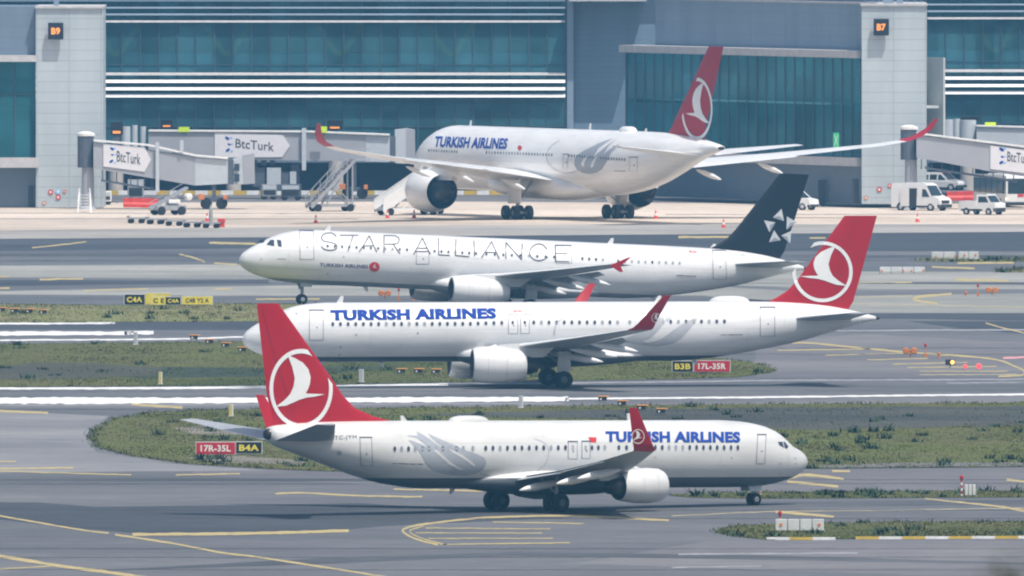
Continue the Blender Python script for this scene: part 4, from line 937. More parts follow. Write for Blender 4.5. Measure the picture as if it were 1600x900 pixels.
b = MB()
for i in range(9): x = X(1352+11*i, YT+2)-o[0]; b.beam((x, 2, Z(8,YT)), (x, 2, Z(8,YT)+1.1), .07)
b.beam((X(1350,YT+2)-o[0], 2, Z(8,YT)+1.1), (X(1445,YT+2)-o[0], 2, Z(8,YT)+1.1), .07).box(X(1380,YT)-o[0], X(1396,YT)-o[0], 4, 5, Z(8,YT), Z(8,YT)+.9).box(X(1402,YT)-o[0], X(1412,YT)-o[0], 4, 5, Z(8,YT), Z(8,YT)+1.3)
b.build('roof_railing', M_PANELD, gr)

# gate signs, lit numbers
M_SIGNB = mat('sign_black', (.012,.014,.02), .4)
M_AMBER = mat('amber_digits', (.8,.3,.05), .5, emit=(1,.32,.06), estr=.75)
def text_flat(s, w_, h_, parent, m, loc, th=.02, bold=.02, spc=1.05, name='lettering', rx=0):
    v, f = text_mesh(s, bold, spc); b = MB(); b.add([((x-.5)*w_, 0, (y-.5)*h_) for x, y in v], f)
    return b.build(name, m, parent, loc=loc, fix=False)
for px, py, s, wl in ((87,48.5,'B9','pale tower at the left'),(1377,42.5,'B7','pale tower at the right')):
    y = YT-.9; p = at(px, py, y); sc1 = (y-CAMY)/F
    t = thing('gate_sign', f'black gate sign with amber {s} on the {wl}', 'sign', p, 0, 'gate number signs')
    MB().box(-12*sc1, 12*sc1, 0, .45, -13*sc1, 13*sc1).build('sign_box', M_SIGNB, t, bevel=.06)
    MB().box(-.25, .25, .45, .9, -.25, .25).build('bracket', M_MULL, t)
    text_flat(s, 14*sc1, 11*sc1, t, M_AMBER, (0,-.015,0), bold=.045, name='digits')
# ------------------------------------------------------------------ boarding bridges
M_BR = mat('bridge_grey', (.36,.37,.40), .55, var=.05, scale=.4)
M_BRL = mat('bridge_pale', (.50,.54,.57), .5, var=.05)
M_BRR = mat('bridge_roof', (.74,.73,.70), .6)
M_BRD = mat('bridge_dark', (.09,.105,.13), .6)
M_BOARD = mat('advert_board', (.72,.71,.73), .5, var=.03)
M_ORANGE = mat('orange_paint', (.60,.20,.05), .6, var=.3)
M_REDP = mat('red_plastic', (.62,.05,.03), .5, var=.15)
M_LIME = mat('lime_sign', (.62,.85,.03), .5)
M_GREYT = mat('text_grey', (.07,.075,.09), .5)
M_LBLUE = mat('logo_pale_blue', (.30,.50,.85), .5)
def px_prism(px, y, dep, base, m, name, parent, bevel=0):
    """upright plate outlined in the photo, standing at world depth y with real thickness"""
    o = Vector(base); v = [at(a, b, y)-o for a, b in px]
    return MB().prism(v, (0, dep, 0)).build(name, m, parent, bevel=bevel)
def brand_board(root, y, outline, txt, dots, base):
    o = Vector(base); bd = px_prism(outline, y-.1, .08, base, M_BOARD, 'advert_board', root)
    bl, br, tl = txt; v, f = place_text('BtcTurk', bl, br, tl, .008, 1.02)
    v, f = flat([(v, f)]); MB().add([at(a, b, y-.125)-o for a, b in v], f).build('lettering', M_GREYT, bd, fix=False)
    for i, (a, b, r, an) in enumerate(dots):
        p = [(a+r*1.5*math.cos(t)*math.cos(an)-r*.8*math.sin(t)*math.sin(an), b+r*1.5*math.cos(t)*math.sin(an)+r*.8*math.sin(t)*math.cos(an)) for t in [2*math.pi*k/10 for k in range(10)]]
        v, f = flat([p]); MB().add([at(q[0], q[1], y-.125)-o for q in v], f).build('logo_dot', M_BLUE if i < 3 else M_LBLUE, bd, fix=False)
def bridge(label, y, wid, tun, roof, rot, legs, extra=()):
    """tun: tunnel sections [(outline px, material)], rot: rotunda (px0, px1, py0, py1)"""
    base = Vector((X((tun[0][0][0][0]+tun[-1][0][1][0])/2, y), y, 0))
    root = thing('boarding_bridge', label, 'boarding bridge', base, 0, 'passenger boarding bridges')
    for k, (ol, m) in enumerate(tun): px_prism(ol, y+.06*k, wid-.12*k, base, m, 'tunnel_section', root)
    if roof:
        px_prism([(a, b-1) for a, b in roof]+[(a, b-3.2) for a, b in roof[::-1]], y-.2, wid+.4, base, M_BRR, 'roof', root)
    if rot:
        c = at((rot[0]+rot[1])/2, rot[3], y+wid/2)-base; r = (rot[1]-rot[0])/2/F*(y-CAMY)
        z0, z1 = Z(rot[3], y), Z(rot[2], y)
        MB().lathe((c.x, c.y, z0), (0,0,1), [(0,r),(z1-z0,r)], 14).build('rotunda', M_BRD, root)
        MB().lathe((c.x, c.y, z1+.01), (0,0,1), [(0,r*1.12),(.25,r*1.12),(.45,r*.4)], 18).build('rotunda_roof', M_BRR, root)
        MB().lathe((c.x+r*.25, c.y, 0), (0,0,1), [(0,.9),(.3,.62),(z0,.58)], 16).build('rotunda_column', M_BR, root, smooth=True, auto=40)
    for (x, top) in legs:
        c = X(x, y)-base.x; zt = Z(top, y); b = MB()
        for dy in (.4, wid-.4): b.beam((c, dy, .9), (c, dy, zt+.4), .34)
        b.box(c-.5, c+.5, .1, wid-.1, .75, 1.15); lg = b.build('support_leg', M_BRD, root)
        for dy in (.3, wid-.3):
            for dx in (-.75, .75): MB().lathe((c+dx, dy-.22, .55), (0,1,0), [(0,.3),(.02,.55),(.42,.55),(.44,.3)], 16).build('wheel', M_TYRE, lg, smooth=True, auto=40)
        MB().box(c-1.5, c-.9, -.1, .5, .95, 1.5).build('drive_unit', M_ORANGE, lg, bevel=.06); MB().box(c+.9, c+1.3, -.1, .5, .95, 1.4).build('drive_unit', M_ORANGE, lg, bevel=.06)
    return root, base
YB1 = 2389+CAMY
r1, b1 = bridge('near left boarding bridge with white text board, low beside the B9 tower', YB1, 3.0,
    [([(146,222.5),(305,245.5),(305,290),(146,263)],M_BR),([(303,246.5),(356,250),(356,287),(303,290)],M_BRL),([(355,248.5),(365,250.5),(365,288),(355,288)],M_BRD),([(364,248),(378,246),(380,288),(364,288)],M_BRL),([(378,243),(397,240),(398,287),(380,288)],M_BR)],
    [(146,222),(230,229),(305,245.5),(356,250)], (121,147,213,262), [(334,287)])
brand_board(r1, YB1, [(161.5,224.5),(226,230.5),(236,249.5),(226,268.5),(161.5,260)], [(182.5,252.5),(219.5,257.5),(182.5,235.5)], [(175,232.5,2.4,.6),(175.5,242,1.5,.3),(174,252,2.4,-.6),(179.5,231.5,1.5,.4),(180,241.5,1.2,0),(179.5,254,1.5,-.4)], b1)
b = MB()
for x, z0, z1 in ((246,222,300),(284,219,236)): c = X(x,YB1)-b1.x; b.beam((c,-.25,Z(z1,YB1)), (c,-.25,Z(z0,YB1)), .34)
b.build('post', M_BRL, r1)
b = MB()
for i in range(9): c = X(160+11*i,YB1)-b1.x; zz = Z(266+1.9*i,YB1); b.beam((c,.4,zz-.9),(c,2.4,zz-.9),.12).beam((c,.4,zz-.9),(c,.4,zz+.1),.1)
b.beam((X(158,YB1)-b1.x,.4,Z(282,YB1)),(X(250,YB1)-b1.x,.4,Z(297,YB1)),.2); b.build('cable_tray', M_BRD, r1)
for a, c in ((366,374),): 
    b = MB(); slab(b, a, c, 256, 267, YB1-.02, .05, 0, b1); slab(b, a, c, 272, 284, YB1-.02, .05, 0, b1); b.build('cab_window', M_GLASSW, r1)
YB2 = 2442+CAMY
r2, b2 = bridge('far left boarding bridge with white text board, reaching to the wide-body jet', YB2, 3.0,
    [([(232,206),(480,208),(480,251),(232,247)],M_BR),([(478,207.5),(572,211),(572,252),(478,251)],M_BR),([(570,211.5),(609,213),(609,253),(570,252)],M_BRL),([(608,213),(618,214),(618,254),(608,254)],M_BRD),([(617,203),(634,201),(634,256),(617,255)],M_BRL),([(633,200),(648,203),(649,252),(633,256)],M_BR)],
    [(232,206.5),(480,208),(572,211.5),(609,213)], None, [(554,253)])
brand_board(r2, YB2, [(335.5,207),(442,211),(453,228),(441,245.5),(335.5,246)], [(368,230.5),(428,236.5),(368,216.5)], [(355,216,2.6,.6),(358,225.5,1.8,.4),(356,234.5,2.6,-.6),(361.5,215.5,1.6,.4),(362.5,225,1.3,0),(362,236,1.6,-.4)], b2)
b = MB()
for (a, c, d, e_) in ((190,204,198,222),(206,215,196,222),(219,228,198,224)):
    p = at((a+c)/2, e_, YB2+1.5)-b2; b.lathe((p.x,p.y,Z(e_+20,YB2)), (0,0,1), [(0,(c-a)/2*.0632),(Z(d,YB2)-Z(e_+20,YB2),(c-a)/2*.0632)], 16)
b.build('rotunda', M_BRL, r2, smooth=True, auto=40)
b = MB()
for a, c, d, e_ in ((395,414,262,292),(418,438,264,286),(440,452,268,290),(408,416,248,258),(422,430,248,258),(455,468,256,286)): slab(b, a, c, d, e_, YB2+.5+.02*a/400, 1.4, 0, b2)
b.beam((X(400,YB2)-b2.x,.8,Z(262,YB2)), (X(400,YB2)-b2.x,.8,Z(248,YB2)), .2); b.build('air_unit', M_BRD, r2)
b = MB(); slab(b, 417, 439, 262, 288, YB2+.3, .1, 0, b2); b.build('air_unit_panel', M_BRL, r2); slab(MB(), 453, 463, 268, 288, YB2+.3, .1, 0, b2).build('air_unit_panel', M_BRL, r2)
b = MB(); c = X(475,YB2)-b2.x; b.beam((c,-.3,Z(266,YB2)), (c,-.3,Z(200,YB2)), .42); b.build('post', M_BRL, r2)
MB().box(X(405,YB2)-b2.x, X(470,YB2)-b2.x, .3, 2.4, .8, Z(288,YB2)).build('service_platform', M_BRD, r2)
YB3 = 2388+CAMY
r3, b3 = bridge('right boarding bridge sloping down from the B7 tower over the parked vans', YB3, 3.0,
    [([(1432,211),(1548,225),(1548,268),(1432,246)],M_BR),([(1546,224.5),(1720,247),(1720,292),(1546,268)],M_BR)], [(1432,210.5),(1548,225),(1720,247)], (1407,1433,203,250), [(1690,290)])
brand_board(r3, YB3, [(1547.5,227),(1612,235.5),(1624,254),(1612,272),(1547.5,264)], [(1574,252),(1611,256.5),(1574,236.5)], [(1565,233.5,3,.6),(1566,245,1.8,.3),(1564.5,254,2.6,-.6),(1570,232,1.8,.4),(1570.5,244.5,1.4,0),(1569.5,254.5,1.7,-.4)], b3)
b = MB()
for i in range(10): c = X(1440+16*i,YB3)-b3.x; zz = Z(250+2.2*i,YB3); b.beam((c,.4,zz-.8),(c,2.4,zz-.8),.14).beam((c,.4,zz-.8),(c,.4,zz+.1),.1)
b.beam((X(1445,YB3)-b3.x,.4,Z(262,YB3)),(X(1590,YB3)-b3.x,.4,Z(284,YB3)),.22); b.build('cable_tray', M_BRD, r3)
YB4 = 2440+CAMY
r4, b4 = bridge('far right boarding bridge with round pale end, mostly behind the nearer one', YB4, 3.0,
    [([(1526,199),(1720,204),(1720,236),(1526,232)],M_BRL)], [(1526,199),(1720,204)], None, [(1700,236)])
b = MB()
for (a, c, d) in ((1471,1490,187),(1490,1500,186),(1500,1525,188)):
    p = at((a+c)/2, 215, YB4+1.5)-b4; b.lathe((p.x,p.y,Z(240,YB4)), (0,0,1), [(0,(c-a)/2*.0632),(Z(d,YB4)-Z(240,YB4),(c-a)/2*.0632)], 18)
b.build('rotunda', M_BRL, r4, smooth=True, auto=40)
# docking displays and lime numbers on the bridges
def display(px0, px1, py0, py1, y, label, lit=True):
    p = at((px0+px1)/2, py1, y); k = (y-CAMY)/F; hw, h = (px1-px0)/2*k, (py1-py0)*k
    t = thing('docking_display', label, 'display', p, 0, 'docking displays above the bridges')
    MB().box(-hw, hw, 0, .5, .25*h, h).build('display_case', M_SIGNB, t, bevel=.05)
    MB().box(-hw*.6, hw*.6, .1, .4, -.6, .3*h).build('stand', M_BRD, t)
    if lit: MB().box(-hw*.62, hw*.62, -.03, 0, .34*h, .48*h).build('screen', M_AMBER, t)
display(172.5,192,190,218,2403+CAMY,'black docking display standing on the near left bridge beside the B9 tower')
display(251,270,187,204,2450+CAMY,'black docking display behind the far left bridge, left of the lime sign'); display(511,535,187,208,2450+CAMY,'black docking display with amber screen beside the left red wing tip')
display(1458,1472,184,208,2405+CAMY,'black docking display behind the right red wing tip'); display(1501,1531,182,191,2450+CAMY,'wide black docking display on top of the far right bridge',False)
for (a, c, d, e_, lb) in ((279,296,198.5,206.5,'small lime sign on the far left bridge above its text board'),(495,511,197.5,208,'small lime sign behind the left red wing tip'),(1539,1556,191,199.5,'small lime sign on the far right bridge')):
    y = 2441+CAMY; p = at((a+c)/2, e_, y); k = (y-CAMY)/F
    t = thing('lime_sign', lb, 'sign', p, 0, 'lime signs on the bridges')
    MB().box(-(c-a)/2*k, (c-a)/2*k, 0, .06, .02, (e_-d)*k).build('sign_plate', M_LIME, t); MB().box(-.3,.3,.06,.12,-.3,.4).build('bracket', M_BRD, t)
# lit green sign behind the gate glass
y = YT+1; p = at(1306.5, 230, y)
t = thing('exit_sign', 'lit green upright sign at the bottom of the glazed wing', 'sign', p)
MB().box(-.29,.29,-.06,.0,0,1.4).build('sign_plate', mat('lit_green',(.02,.3,.12),.5,emit=(.05,.75,.35),estr=.3), t)
b = MB(); b.beam((-.18,-.075,.15),(.18,-.075,1.2),.05).beam((.18,-.075,.15),(-.18,-.075,1.2),.05); b.build('sign_mark', M_DECALW, t)

# ------------------------------------------------------------------ vehicles
M_VW = mat('vehicle_white', (.78,.78,.77), .3, var=.03, coat=.4)
M_VGLASS = mat('vehicle_glass', (.03,.045,.055), .08)
M_VDARK = mat('vehicle_dark_trim', (.025,.027,.03), .6)
M_LAMP = mat('headlamp', (.75,.76,.74), .15)
M_LAMPON = mat('headlamp_lit', (.8,.78,.7), .3, emit=(1,.9,.65), estr=1.2)
M_TAILR = mat('tail_lamp_red', (.5,.02,.02), .3)
def vehicle(label, cat, name, loc, rz, prof, wid, body=M_VW, glass=(), wheels=(), wr=.36, screen=None, lamps=None, bump=None, extra=None, tum=.86, tumz=1.0, group='service vehicles on the apron', lampm=None):
    """prof: side outline (x forward, z up), mirrored over the width with the upper part drawn in"""
    t = thing(name, label, cat, loc, rz, group)
    hw = wid/2; top = max(z for _, z in prof)
    wy = lambda z: hw*(1 if z <= tumz else 1-(1-tum)*(z-tumz)/max(.01, top-tumz))
    n = len(prof); v = [(x, wy(z), z) for x, z in prof] + [(x, -wy(z), z) for x, z in prof]
    f = [tuple(range(n)), tuple(range(2*n-1, n-1, -1))] + [(i,(i+1)%n,(i+1)%n+n,i+n) for i in range(n)]
    MB().add(v, f).build('body', body, t, bevel=.06)
    for q in glass:
        for s in (1, -1):
            MB().add([(x, s*(wy(z)+.012), z) for x, z in q], [tuple(range(len(q)))]).build('side_window', M_VGLASS, t, fix=False)
    if screen:
        (x0, z0), (x1, z1) = screen; d = Vector((z0-z1, 0, x1-x0)); d = (d if d.x > 0 else -d).normalized()*.015
        MB().add([(x0+d.x, .88*wy(z0), z0+d.z), (x0+d.x, -.88*wy(z0), z0+d.z), (x1+d.x, -.88*wy(z1), z1+d.z), (x1+d.x, .88*wy(z1), z1+d.z)], [(0,1,2,3)]).build('windscreen', M_VGLASS, t, fix=False)
    for x in wheels:
        for s in (1, -1):
            wb = MB().lathe((x, s*(hw-.10)-.12, wr), (0,1,0), [(0,wr*.55),(.01,wr*.9),(.05,wr),(.19,wr),(.23,wr*.9),(.24,wr*.55)], 18)
            wb.lathe((x, s*(hw-.10)-.13, wr), (0,1,0), [(0,.05),(.01,wr*.55),(.25,wr*.55),(.26,.05)], 14, 1); wb.build('wheel', [M_TYRE, M_RIM], t, smooth=True, auto=40)
            MB().lathe((x, s*(hw-.02)-.02, wr), (0,1,0), [(0,wr*1.2),(.04,wr*1.2)], 20).build('wheel_arch', M_VDARK, t)
    if lamps:
        x, z, w_, h_ = lamps
        for s in (1, -1): MB().box(x-.05, x+.02, s*(hw-.14)-w_/2, s*(hw-.14)+w_/2, z-h_/2, z+h_/2).build('headlight', lampm or M_LAMP, t, bevel=.02)
    if bump:
        x0, x1, z0, z1 = bump; MB().box(x0, x1, -hw-.01, hw+.01, z0, z1).build('bumper', M_VDARK, t, bevel=.05)
    if extra: extra(t, wy, hw)
    return t
def van_extra(t, wy, hw):
    MB().box(-.75, .12, -hw-.02, -hw+.3, .45, 2.15).build('open_door_bay', M_VDARK, t)
    MB().box(-1.75, -.72, -hw-.09, -hw-.03, .42, 2.12).build('sliding_door', M_VW, t, bevel=.03)
    MB().box(2.76, 2.84, -.62, .62, .72, 1.02).build('grille', M_VDARK, t, bevel=.02)
    MB().box(-2.9, -2.78, -hw+.02, hw-.02, .35, .75).build('rear_bumper', M_VDARK, t, bevel=.03)
    MB().box(-2.2, 2.2, -hw-.015, hw+.015, .33, .5).build('sill', M_VDARK, t)
p = gnd(1440, 329); p.z = 0
vehicle('white high-roof panel van with its side door open', 'van', 'panel_van', p, R(-36),
    [(-2.8,.4),(-2.85,2.35),(-2.7,2.6),(.6,2.65),(1.1,2.5),(1.75,1.45),(2.6,1.15),(2.78,.95),(2.8,.4)], 2.05, glass=[[(.75,1.35),(1.62,1.35),(1.18,2.05),(.75,2.1)]], wheels=(-1.75,1.75), wr=.37,
    screen=((1.8,1.48),(1.16,2.42)), lamps=(2.76,.95,.34,.3), bump=(2.55,2.86,.3,.62), extra=van_extra, tum=.88, tumz=1.2)
def pick_extra(t, wy, hw):
    MB().box(-2.15, -.15, -hw+.06, hw-.06, 1.02, 1.04).box(-2.2, -2.14, -hw, hw, .7, 1.3).box(-2.2, -.12, -hw, -hw+.06, .7, 1.3).box(-2.2, -.12, hw-.06, hw, .7, 1.3).build('cargo_bed', M_VW, t)
    MB().box(-1.9, .6, -hw-.01, hw+.01, .36, .56).build('sill', M_VDARK, t)
p = gnd(1535, 335.5); p.z = 0
vehicle('small white dropside pickup parked in front of the bus', 'pickup', 'pickup_truck', p, R(-38),
    [(-2.1,.45),(-2.1,.78),(-.1,.78),(-.1,1.85),(.1,1.92),(1.0,1.9),(1.55,1.2),(2.05,1.05),(2.1,.45)], 1.7, glass=[[(.1,1.2),(1.35,1.2),(.98,1.75),(.1,1.75)]], wheels=(-1.3,1.35), wr=.31,
    screen=((1.58,1.22),(1.06,1.84)), lamps=(2.06,.88,.3,.22), bump=(1.9,2.14,.3,.68), extra=pick_extra, tum=.86, tumz=1.0)
def bus_extra(t, wy, hw):
    MB().box(-6.4, 6.0, -hw-.02, -hw+.02, 1.35, 2.75).build('window_band', M_VGLASS, t)
    MB().box(-6.4, 6.0, hw-.02, hw+.02, 1.35, 2.75).build('window_band', M_VGLASS, t)
    for x in (-3.9,-1.6,.7,3.0,5.2): MB().box(x-.06, x+.06, -hw-.035, -hw-.02, 1.3, 2.8).build('window_post', M_VDARK, t)
    MB().box(6.52, 6.56, -.3, .3, 1.05, 1.3).build('front_badge', M_REDMARK, t)
    MB().box(-3, 3, -.9, .9, 2.98, 3.2).build('roof_unit', M_VW, t, bevel=.08)
    MB().box(6.3, 6.75, -hw-.35, -hw-.2, 1.7, 2.5).build('mirror', M_VDARK, t, bevel=.04)
p = gnd(1569, 322.5); p.z = 0
vehicle('white apron bus with dark windscreen, parked at the right edge under the bridge', 'bus', 'apron_bus', p, R(-77),
    [(-6.5,.35),(-6.5,2.95),(-6.4,3.05),(6.2,3.05),(6.4,2.95),(6.52,1.2),(6.52,.35)], 2.9, wheels=(-3.8,4.2), wr=.46, screen=((6.52,1.35),(6.42,2.8)), lamps=(6.5,.85,.42,.3), bump=(6.3,6.62,.22,.55), extra=bus_extra, tum=.97, tumz=1.2, lampm=M_LAMPON)
def suv_extra(t, wy, hw):
    MB().box(-.4, .5, -.12, .12, 1.78, 1.86).build('beacon', M_TAILR, t)
    MB().box(-2.25, -1.9, -hw-.01, hw+.01, .4, .75).build('rear_bumper', M_VDARK, t)
    MB().box(-2.16, -2.08, -hw+.08, hw-.08, 1.1, 1.55).build('rear_window', M_VGLASS, t)
SUV = [(-2.1,.45),(-2.15,1.0),(-1.95,1.72),(-1.6,1.8),(.2,1.78),(.95,1.12),(1.95,.98),(2.1,.8),(2.1,.45)]
p = gnd(1474, 311); p.z = 0.0
t = thing('car_trailer', 'flat car trailer under the white estate car, behind the red barriers', 'trailer', p, R(-30))
MB().box(-2.9,2.7,-.95,.95,.62,.8).box(-2.9,2.7,-1.0,-.92,.8,.88).box(-2.9,2.7,.92,1.0,.8,.88).build('deck', M_STEEL if 'M_STEEL' in globals() else M_BRL, t)
for x_ in (-1.1, .1):
    for s_ in (1,-1): MB().lathe((x_, s_*.8-.1, .34), (0,1,0), [(0,.2),(.02,.34),(.2,.34),(.22,.2)], 16).build('wheel', M_TYRE, t, smooth=True, auto=40)
MB().box(-2.95,-2.85,-.8,.8,.5,.62).build('lamp_bar', M_ORANGE, t)
p = p.copy(); p.z = .81
su = vehicle('white estate car standing on a trailer under the right bridge', 'car', 'estate_car', p, R(-30), SUV, 1.85,
    glass=[[(-1.85,1.1),(-1.2,1.1),(-1.2,1.6),(-1.65,1.6)],[(-1.05,1.1),(-.25,1.1),(-.25,1.62),(-1.05,1.62)],[(-.1,1.1),(.75,1.1),(.2,1.6),(-.1,1.62)]], wheels=(-1.35,1.35), wr=.37, screen=((.98,1.14),(.26,1.74)), lamps=(2.05,.82,.3,.18), bump=(1.9,2.16,.35,.6), extra=suv_extra)
def ute_extra(t, wy, hw):
    MB().box(-2.2, -.6, -hw-.015, hw+.015, .5, 1.05).build('red_panel', M_REDMARK, t)
p = gnd(1063, 307.5); p.z = 0
vehicle('white pickup with red tail panels half hidden behind the wide-body jet', 'pickup', 'pickup_truck', p, R(-12),
    [(-2.15,.45),(-2.15,1.05),(-.6,1.1),(-.5,1.75),(.6,1.75),(1.1,1.2),(2.1,1.05),(2.15,.45)], 1.85, glass=[[(-.4,1.15),(.85,1.15),(.5,1.6),(-.35,1.6)]], wheels=(-1.3,1.35), wr=.42, screen=((1.08,1.2),(.66,1.7)), lamps=(2.1,.85,.3,.2), bump=(1.95,2.2,.35,.6), extra=ute_extra)
p = gnd(1241, 328); p.z = 0
vehicle('white minivan with only its nose showing behind the black tail', 'minivan', 'minivan', p, R(-30),
    [(-2.3,.4),(-2.35,1.7),(-2.1,1.85),(.5,1.85),(1.3,1.15),(2.1,.95),(2.2,.4)], 1.85, glass=[[(-.2,1.1),(1.0,1.1),(.45,1.65),(-.2,1.68)]], wheels=(-1.4,1.4), wr=.36, screen=((1.28,1.17),(.56,1.8)), lamps=(2.1,.82,.3,.2), bump=(1.95,2.24,.3,.55))

# ------------------------------------------------------------------ ramp equipment
def gpt(px, py): q = gnd(px, py); q.z = 0; return q
M_STAIR = mat('stair_white', (.76,.76,.74), .45, var=.04)
M_STEEL = mat('galvanised_steel', (.36,.37,.39), .45, metal=.3)
def stairs(label, loc, rz, L, H, wd, m, panel, z0=.5):
    t = thing('passenger_stairs', label, 'stairs', loc, rz)
    b = MB(); n = 16
    for i in range(n): b.box(L*i/n-.02, L*(i+1)/n, -wd/2+.1, wd/2-.1, z0+(H-z0)*i/n, z0+(H-z0)*i/n+.06)
    b.box(L, L+1.6, -wd/2, wd/2, H-.1, H).build('steps', M_STEEL, t)
    for s in (1, -1):
        y = s*wd/2
        b = MB(); b.beam((0,y,z0-.1),(L,y,H-.1),.14,.3).beam((0,y,z0+1.0),(L,y,H+1.0),.08).beam((L,y,H+1.0),(L+1.6,y,H+1.0),.08)
        for i in range(7): x = L*i/6; z = z0+(H-z0)*i/6; b.beam((x,y,z),(x,y,z+1.0),.07)
        b.build('handrail', M_STEEL if not panel else m, t)
        if panel: MB().prism([(0,y,z0-.25),(L,y,H-.25),(L+1.6,y,H-.1),(L+1.6,y,H+1.0),(L,y,H+1.02),(0,y,z0+1.02)],(0,s*.05,0)).build('side_panel', m, t)
    b = MB()
    for s in (1, -1):
        y = s*(wd/2-.1); b.beam((L*.35,y,.6),(L*.75,y,z0+(H-z0)*.75),.12).beam((L*.95,y,.6),(L*.95,y,H-.2),.14).beam((L*.95,y,.6),(L*.5,y,z0+(H-z0)*.5),.1)
    b.box(.2, L*1.02, -wd/2, wd/2, .45, .7); b.build('chassis', M_STEEL if not panel else m, t)
    for x in (.7, L*.9):
        for s in (1, -1): MB().lathe((x, s*wd/2-.12, .36), (0,1,0), [(0,.2),(.02,.36),(.22,.36),(.24,.2)], 16).build('wheel', M_TYRE, t, smooth=True, auto=40)
    return t
stairs('white passenger stairs with solid sides rising behind the jet engine', gpt(592,336.5), R(20), 5.6, 4.1, 2.6, M_STAIR, True)
stairs('grey open-sided towable stairs standing under the far left bridge', gpt(482,330.5), R(18), 4.4, 5.0, 1.8, M_STEEL, False)
def unit(label, px, py, w_, d_, h_, m, rz=0, nm='ground_power_unit'):
    t = thing(nm, label, 'ground unit', gpt(px,py), R(rz), 'ground units under the bridges')
    MB().box(-w_/2,w_/2,-d_/2,d_/2,.32,h_).build('housing', m, t, bevel=.06); MB().box(-w_/2+.15,w_/2-.15,-d_/2-.03,-d_/2,.5,h_*.62).build('grille', M_VDARK, t)
    MB().box(-w_/2+.1,w_/2-.1,-d_/2-.03,-d_/2,h_*.68,h_-.12).build('panel', M_BRL, t)
    for x in (-w_/2+.3, w_/2-.3):
        for s in (1,-1): MB().lathe((x, s*(d_/2-.12)-.08, .26), (0,1,0), [(0,.14),(.02,.26),(.14,.26),(.16,.14)], 14).build('wheel', M_TYRE, t)
    MB().beam((w_/2,0,.3),(w_/2+.7,0,.22),.08).build('tow_bar', M_VDARK, t)
unit('small white ground unit at the foot of the near left bridge column', 163, 320, 1.3, .9, 1.35, M_VW, 10)
unit('grey ground unit behind the red barriers under the near left bridge', 212, 314, 1.6, 1.0, 2.1, M_BR)
unit('dark ground unit with pale panel under the far left bridge, by the grey stairs', 455, 313, 1.9, 1.1, 1.6, M_BRD, -6)
unit('grey ground unit under the far left bridge, in front of its dark platform', 420, 312, 1.5, 1.0, 1.5, M_STEEL, 8)
# white boarding ladder beside the tower
t = thing('step_ladder', 'white step ladder standing at the foot of the B9 tower', 'ladder', gpt(132,332))
b = MB()
for s in (-.62, .62): b.beam((s,-.6,0),(s*.8,.5,1.9),.12).beam((s,.5,0),(s,.5,1.2),.08).beam((s,-.6,.9),(s*.8,.5,2.3),.06)
b.build('frame', M_STAIR, t)
b = MB()
for i in range(6): b.box(-.6, .6, -.55+.17*i, -.3+.17*i, .25+.28*i, .3+.28*i)
b.build('treads', M_STAIR, t)
# belt loader / tug group
t = thing('belt_loader', 'grey belt loader with raised conveyor in front of the near left bridge', 'belt loader', gpt(262,336), R(24))
MB().box(-1.5,1.6,-.85,.85,.45,.95).build('body', M_STEEL, t, bevel=.08)
b = MB(); b.beam((-2.0,-.2,.6),(1.9,-.2,2.6),.75,.22); b.build('conveyor', M_STEEL, t)
b = MB(); b.beam((-1.9,.3,1.1),(1.9,.3,3.1),.06).beam((-.6,.3,1.3),(-.6,.3,1.9),.05).beam((.8,.3,2.0),(.8,.3,2.6),.05); b.build('handrail', M_STEEL, t)
MB().box(.1,1.2,.15,.95,.95,1.75).build('cab', M_VW, t, bevel=.1)
MB().box(-.3,.9,-.98,-.86,1.15,1.5).build('side_cover', M_VW, t, bevel=.04)
MB().lathe((1.75,-.5,1.75),(.2,-1,0),[(0,.2),(.05,.34),(.5,.34),(.6,.1)],16).build('work_lamp', M_VW, t, smooth=True, auto=40)
for x in (-1.0,1.1):
    for s in (1,-1): MB().lathe((x, s*.8-.14, .42), (0,1,0), [(0,.25),(.02,.42),(.26,.42),(.28,.25)], 18).build('wheel', M_TYRE, t, smooth=True, auto=40)
# train of empty dollies
DOL = [(213,349),(243,350.5),(272,353),(300,355.5),(330,356.5)]
dolly = None
names = ['first empty baggage dolly at the left end of the row','second empty dolly from the left in the row','middle empty dolly of the row of five','fourth empty dolly from the left, before the last','empty baggage dolly at the right end, carrying a cone']
for i, (x, y) in enumerate(DOL):
    if dolly is None:
        dolly = thing('baggage_dolly', names[0], 'dolly', gpt(x,y), R(-8), 'empty dollies in a row on the apron')
        MB().box(-.78,.78,-.75,.75,.42,.55).box(-.8,-.74,-.75,.75,.55,.72).build('deck', M_STEEL, dolly)
        MB().beam((.78,0,.4),(1.05,0,.36),.1).build('tow_bar', M_VDARK, dolly)
        for xx in (-.5,.5):
            for s in (1,-1): MB().lathe((xx, s*.6-.08, .22), (0,1,0), [(0,.1),(.01,.22),(.15,.22),(.16,.1)], 12).build('wheel', M_TYRE, dolly)
    else: copy_tree(dolly, gpt(x,y), R(-8-3*(i%2)), names[i])
t = thing('tool_box', 'red box lying on the right end of the dolly row', 'box', gpt(346,355)); MB().box(-.35,.35,-.3,.3,.45,.8).box(-.3,.3,-.25,.25,.0,.45).build('box_body', M_REDP, t, bevel=.04)
t = thing('jockey_post', 'grey post with pointed top standing among the dollies', 'post', gpt(329.5,353)); MB().lathe((0,0,0),(0,0,1),[(0,.22),(.5,.2),(1.6,.16),(2.0,.03)],10).build('post_body', M_STEEL, t)
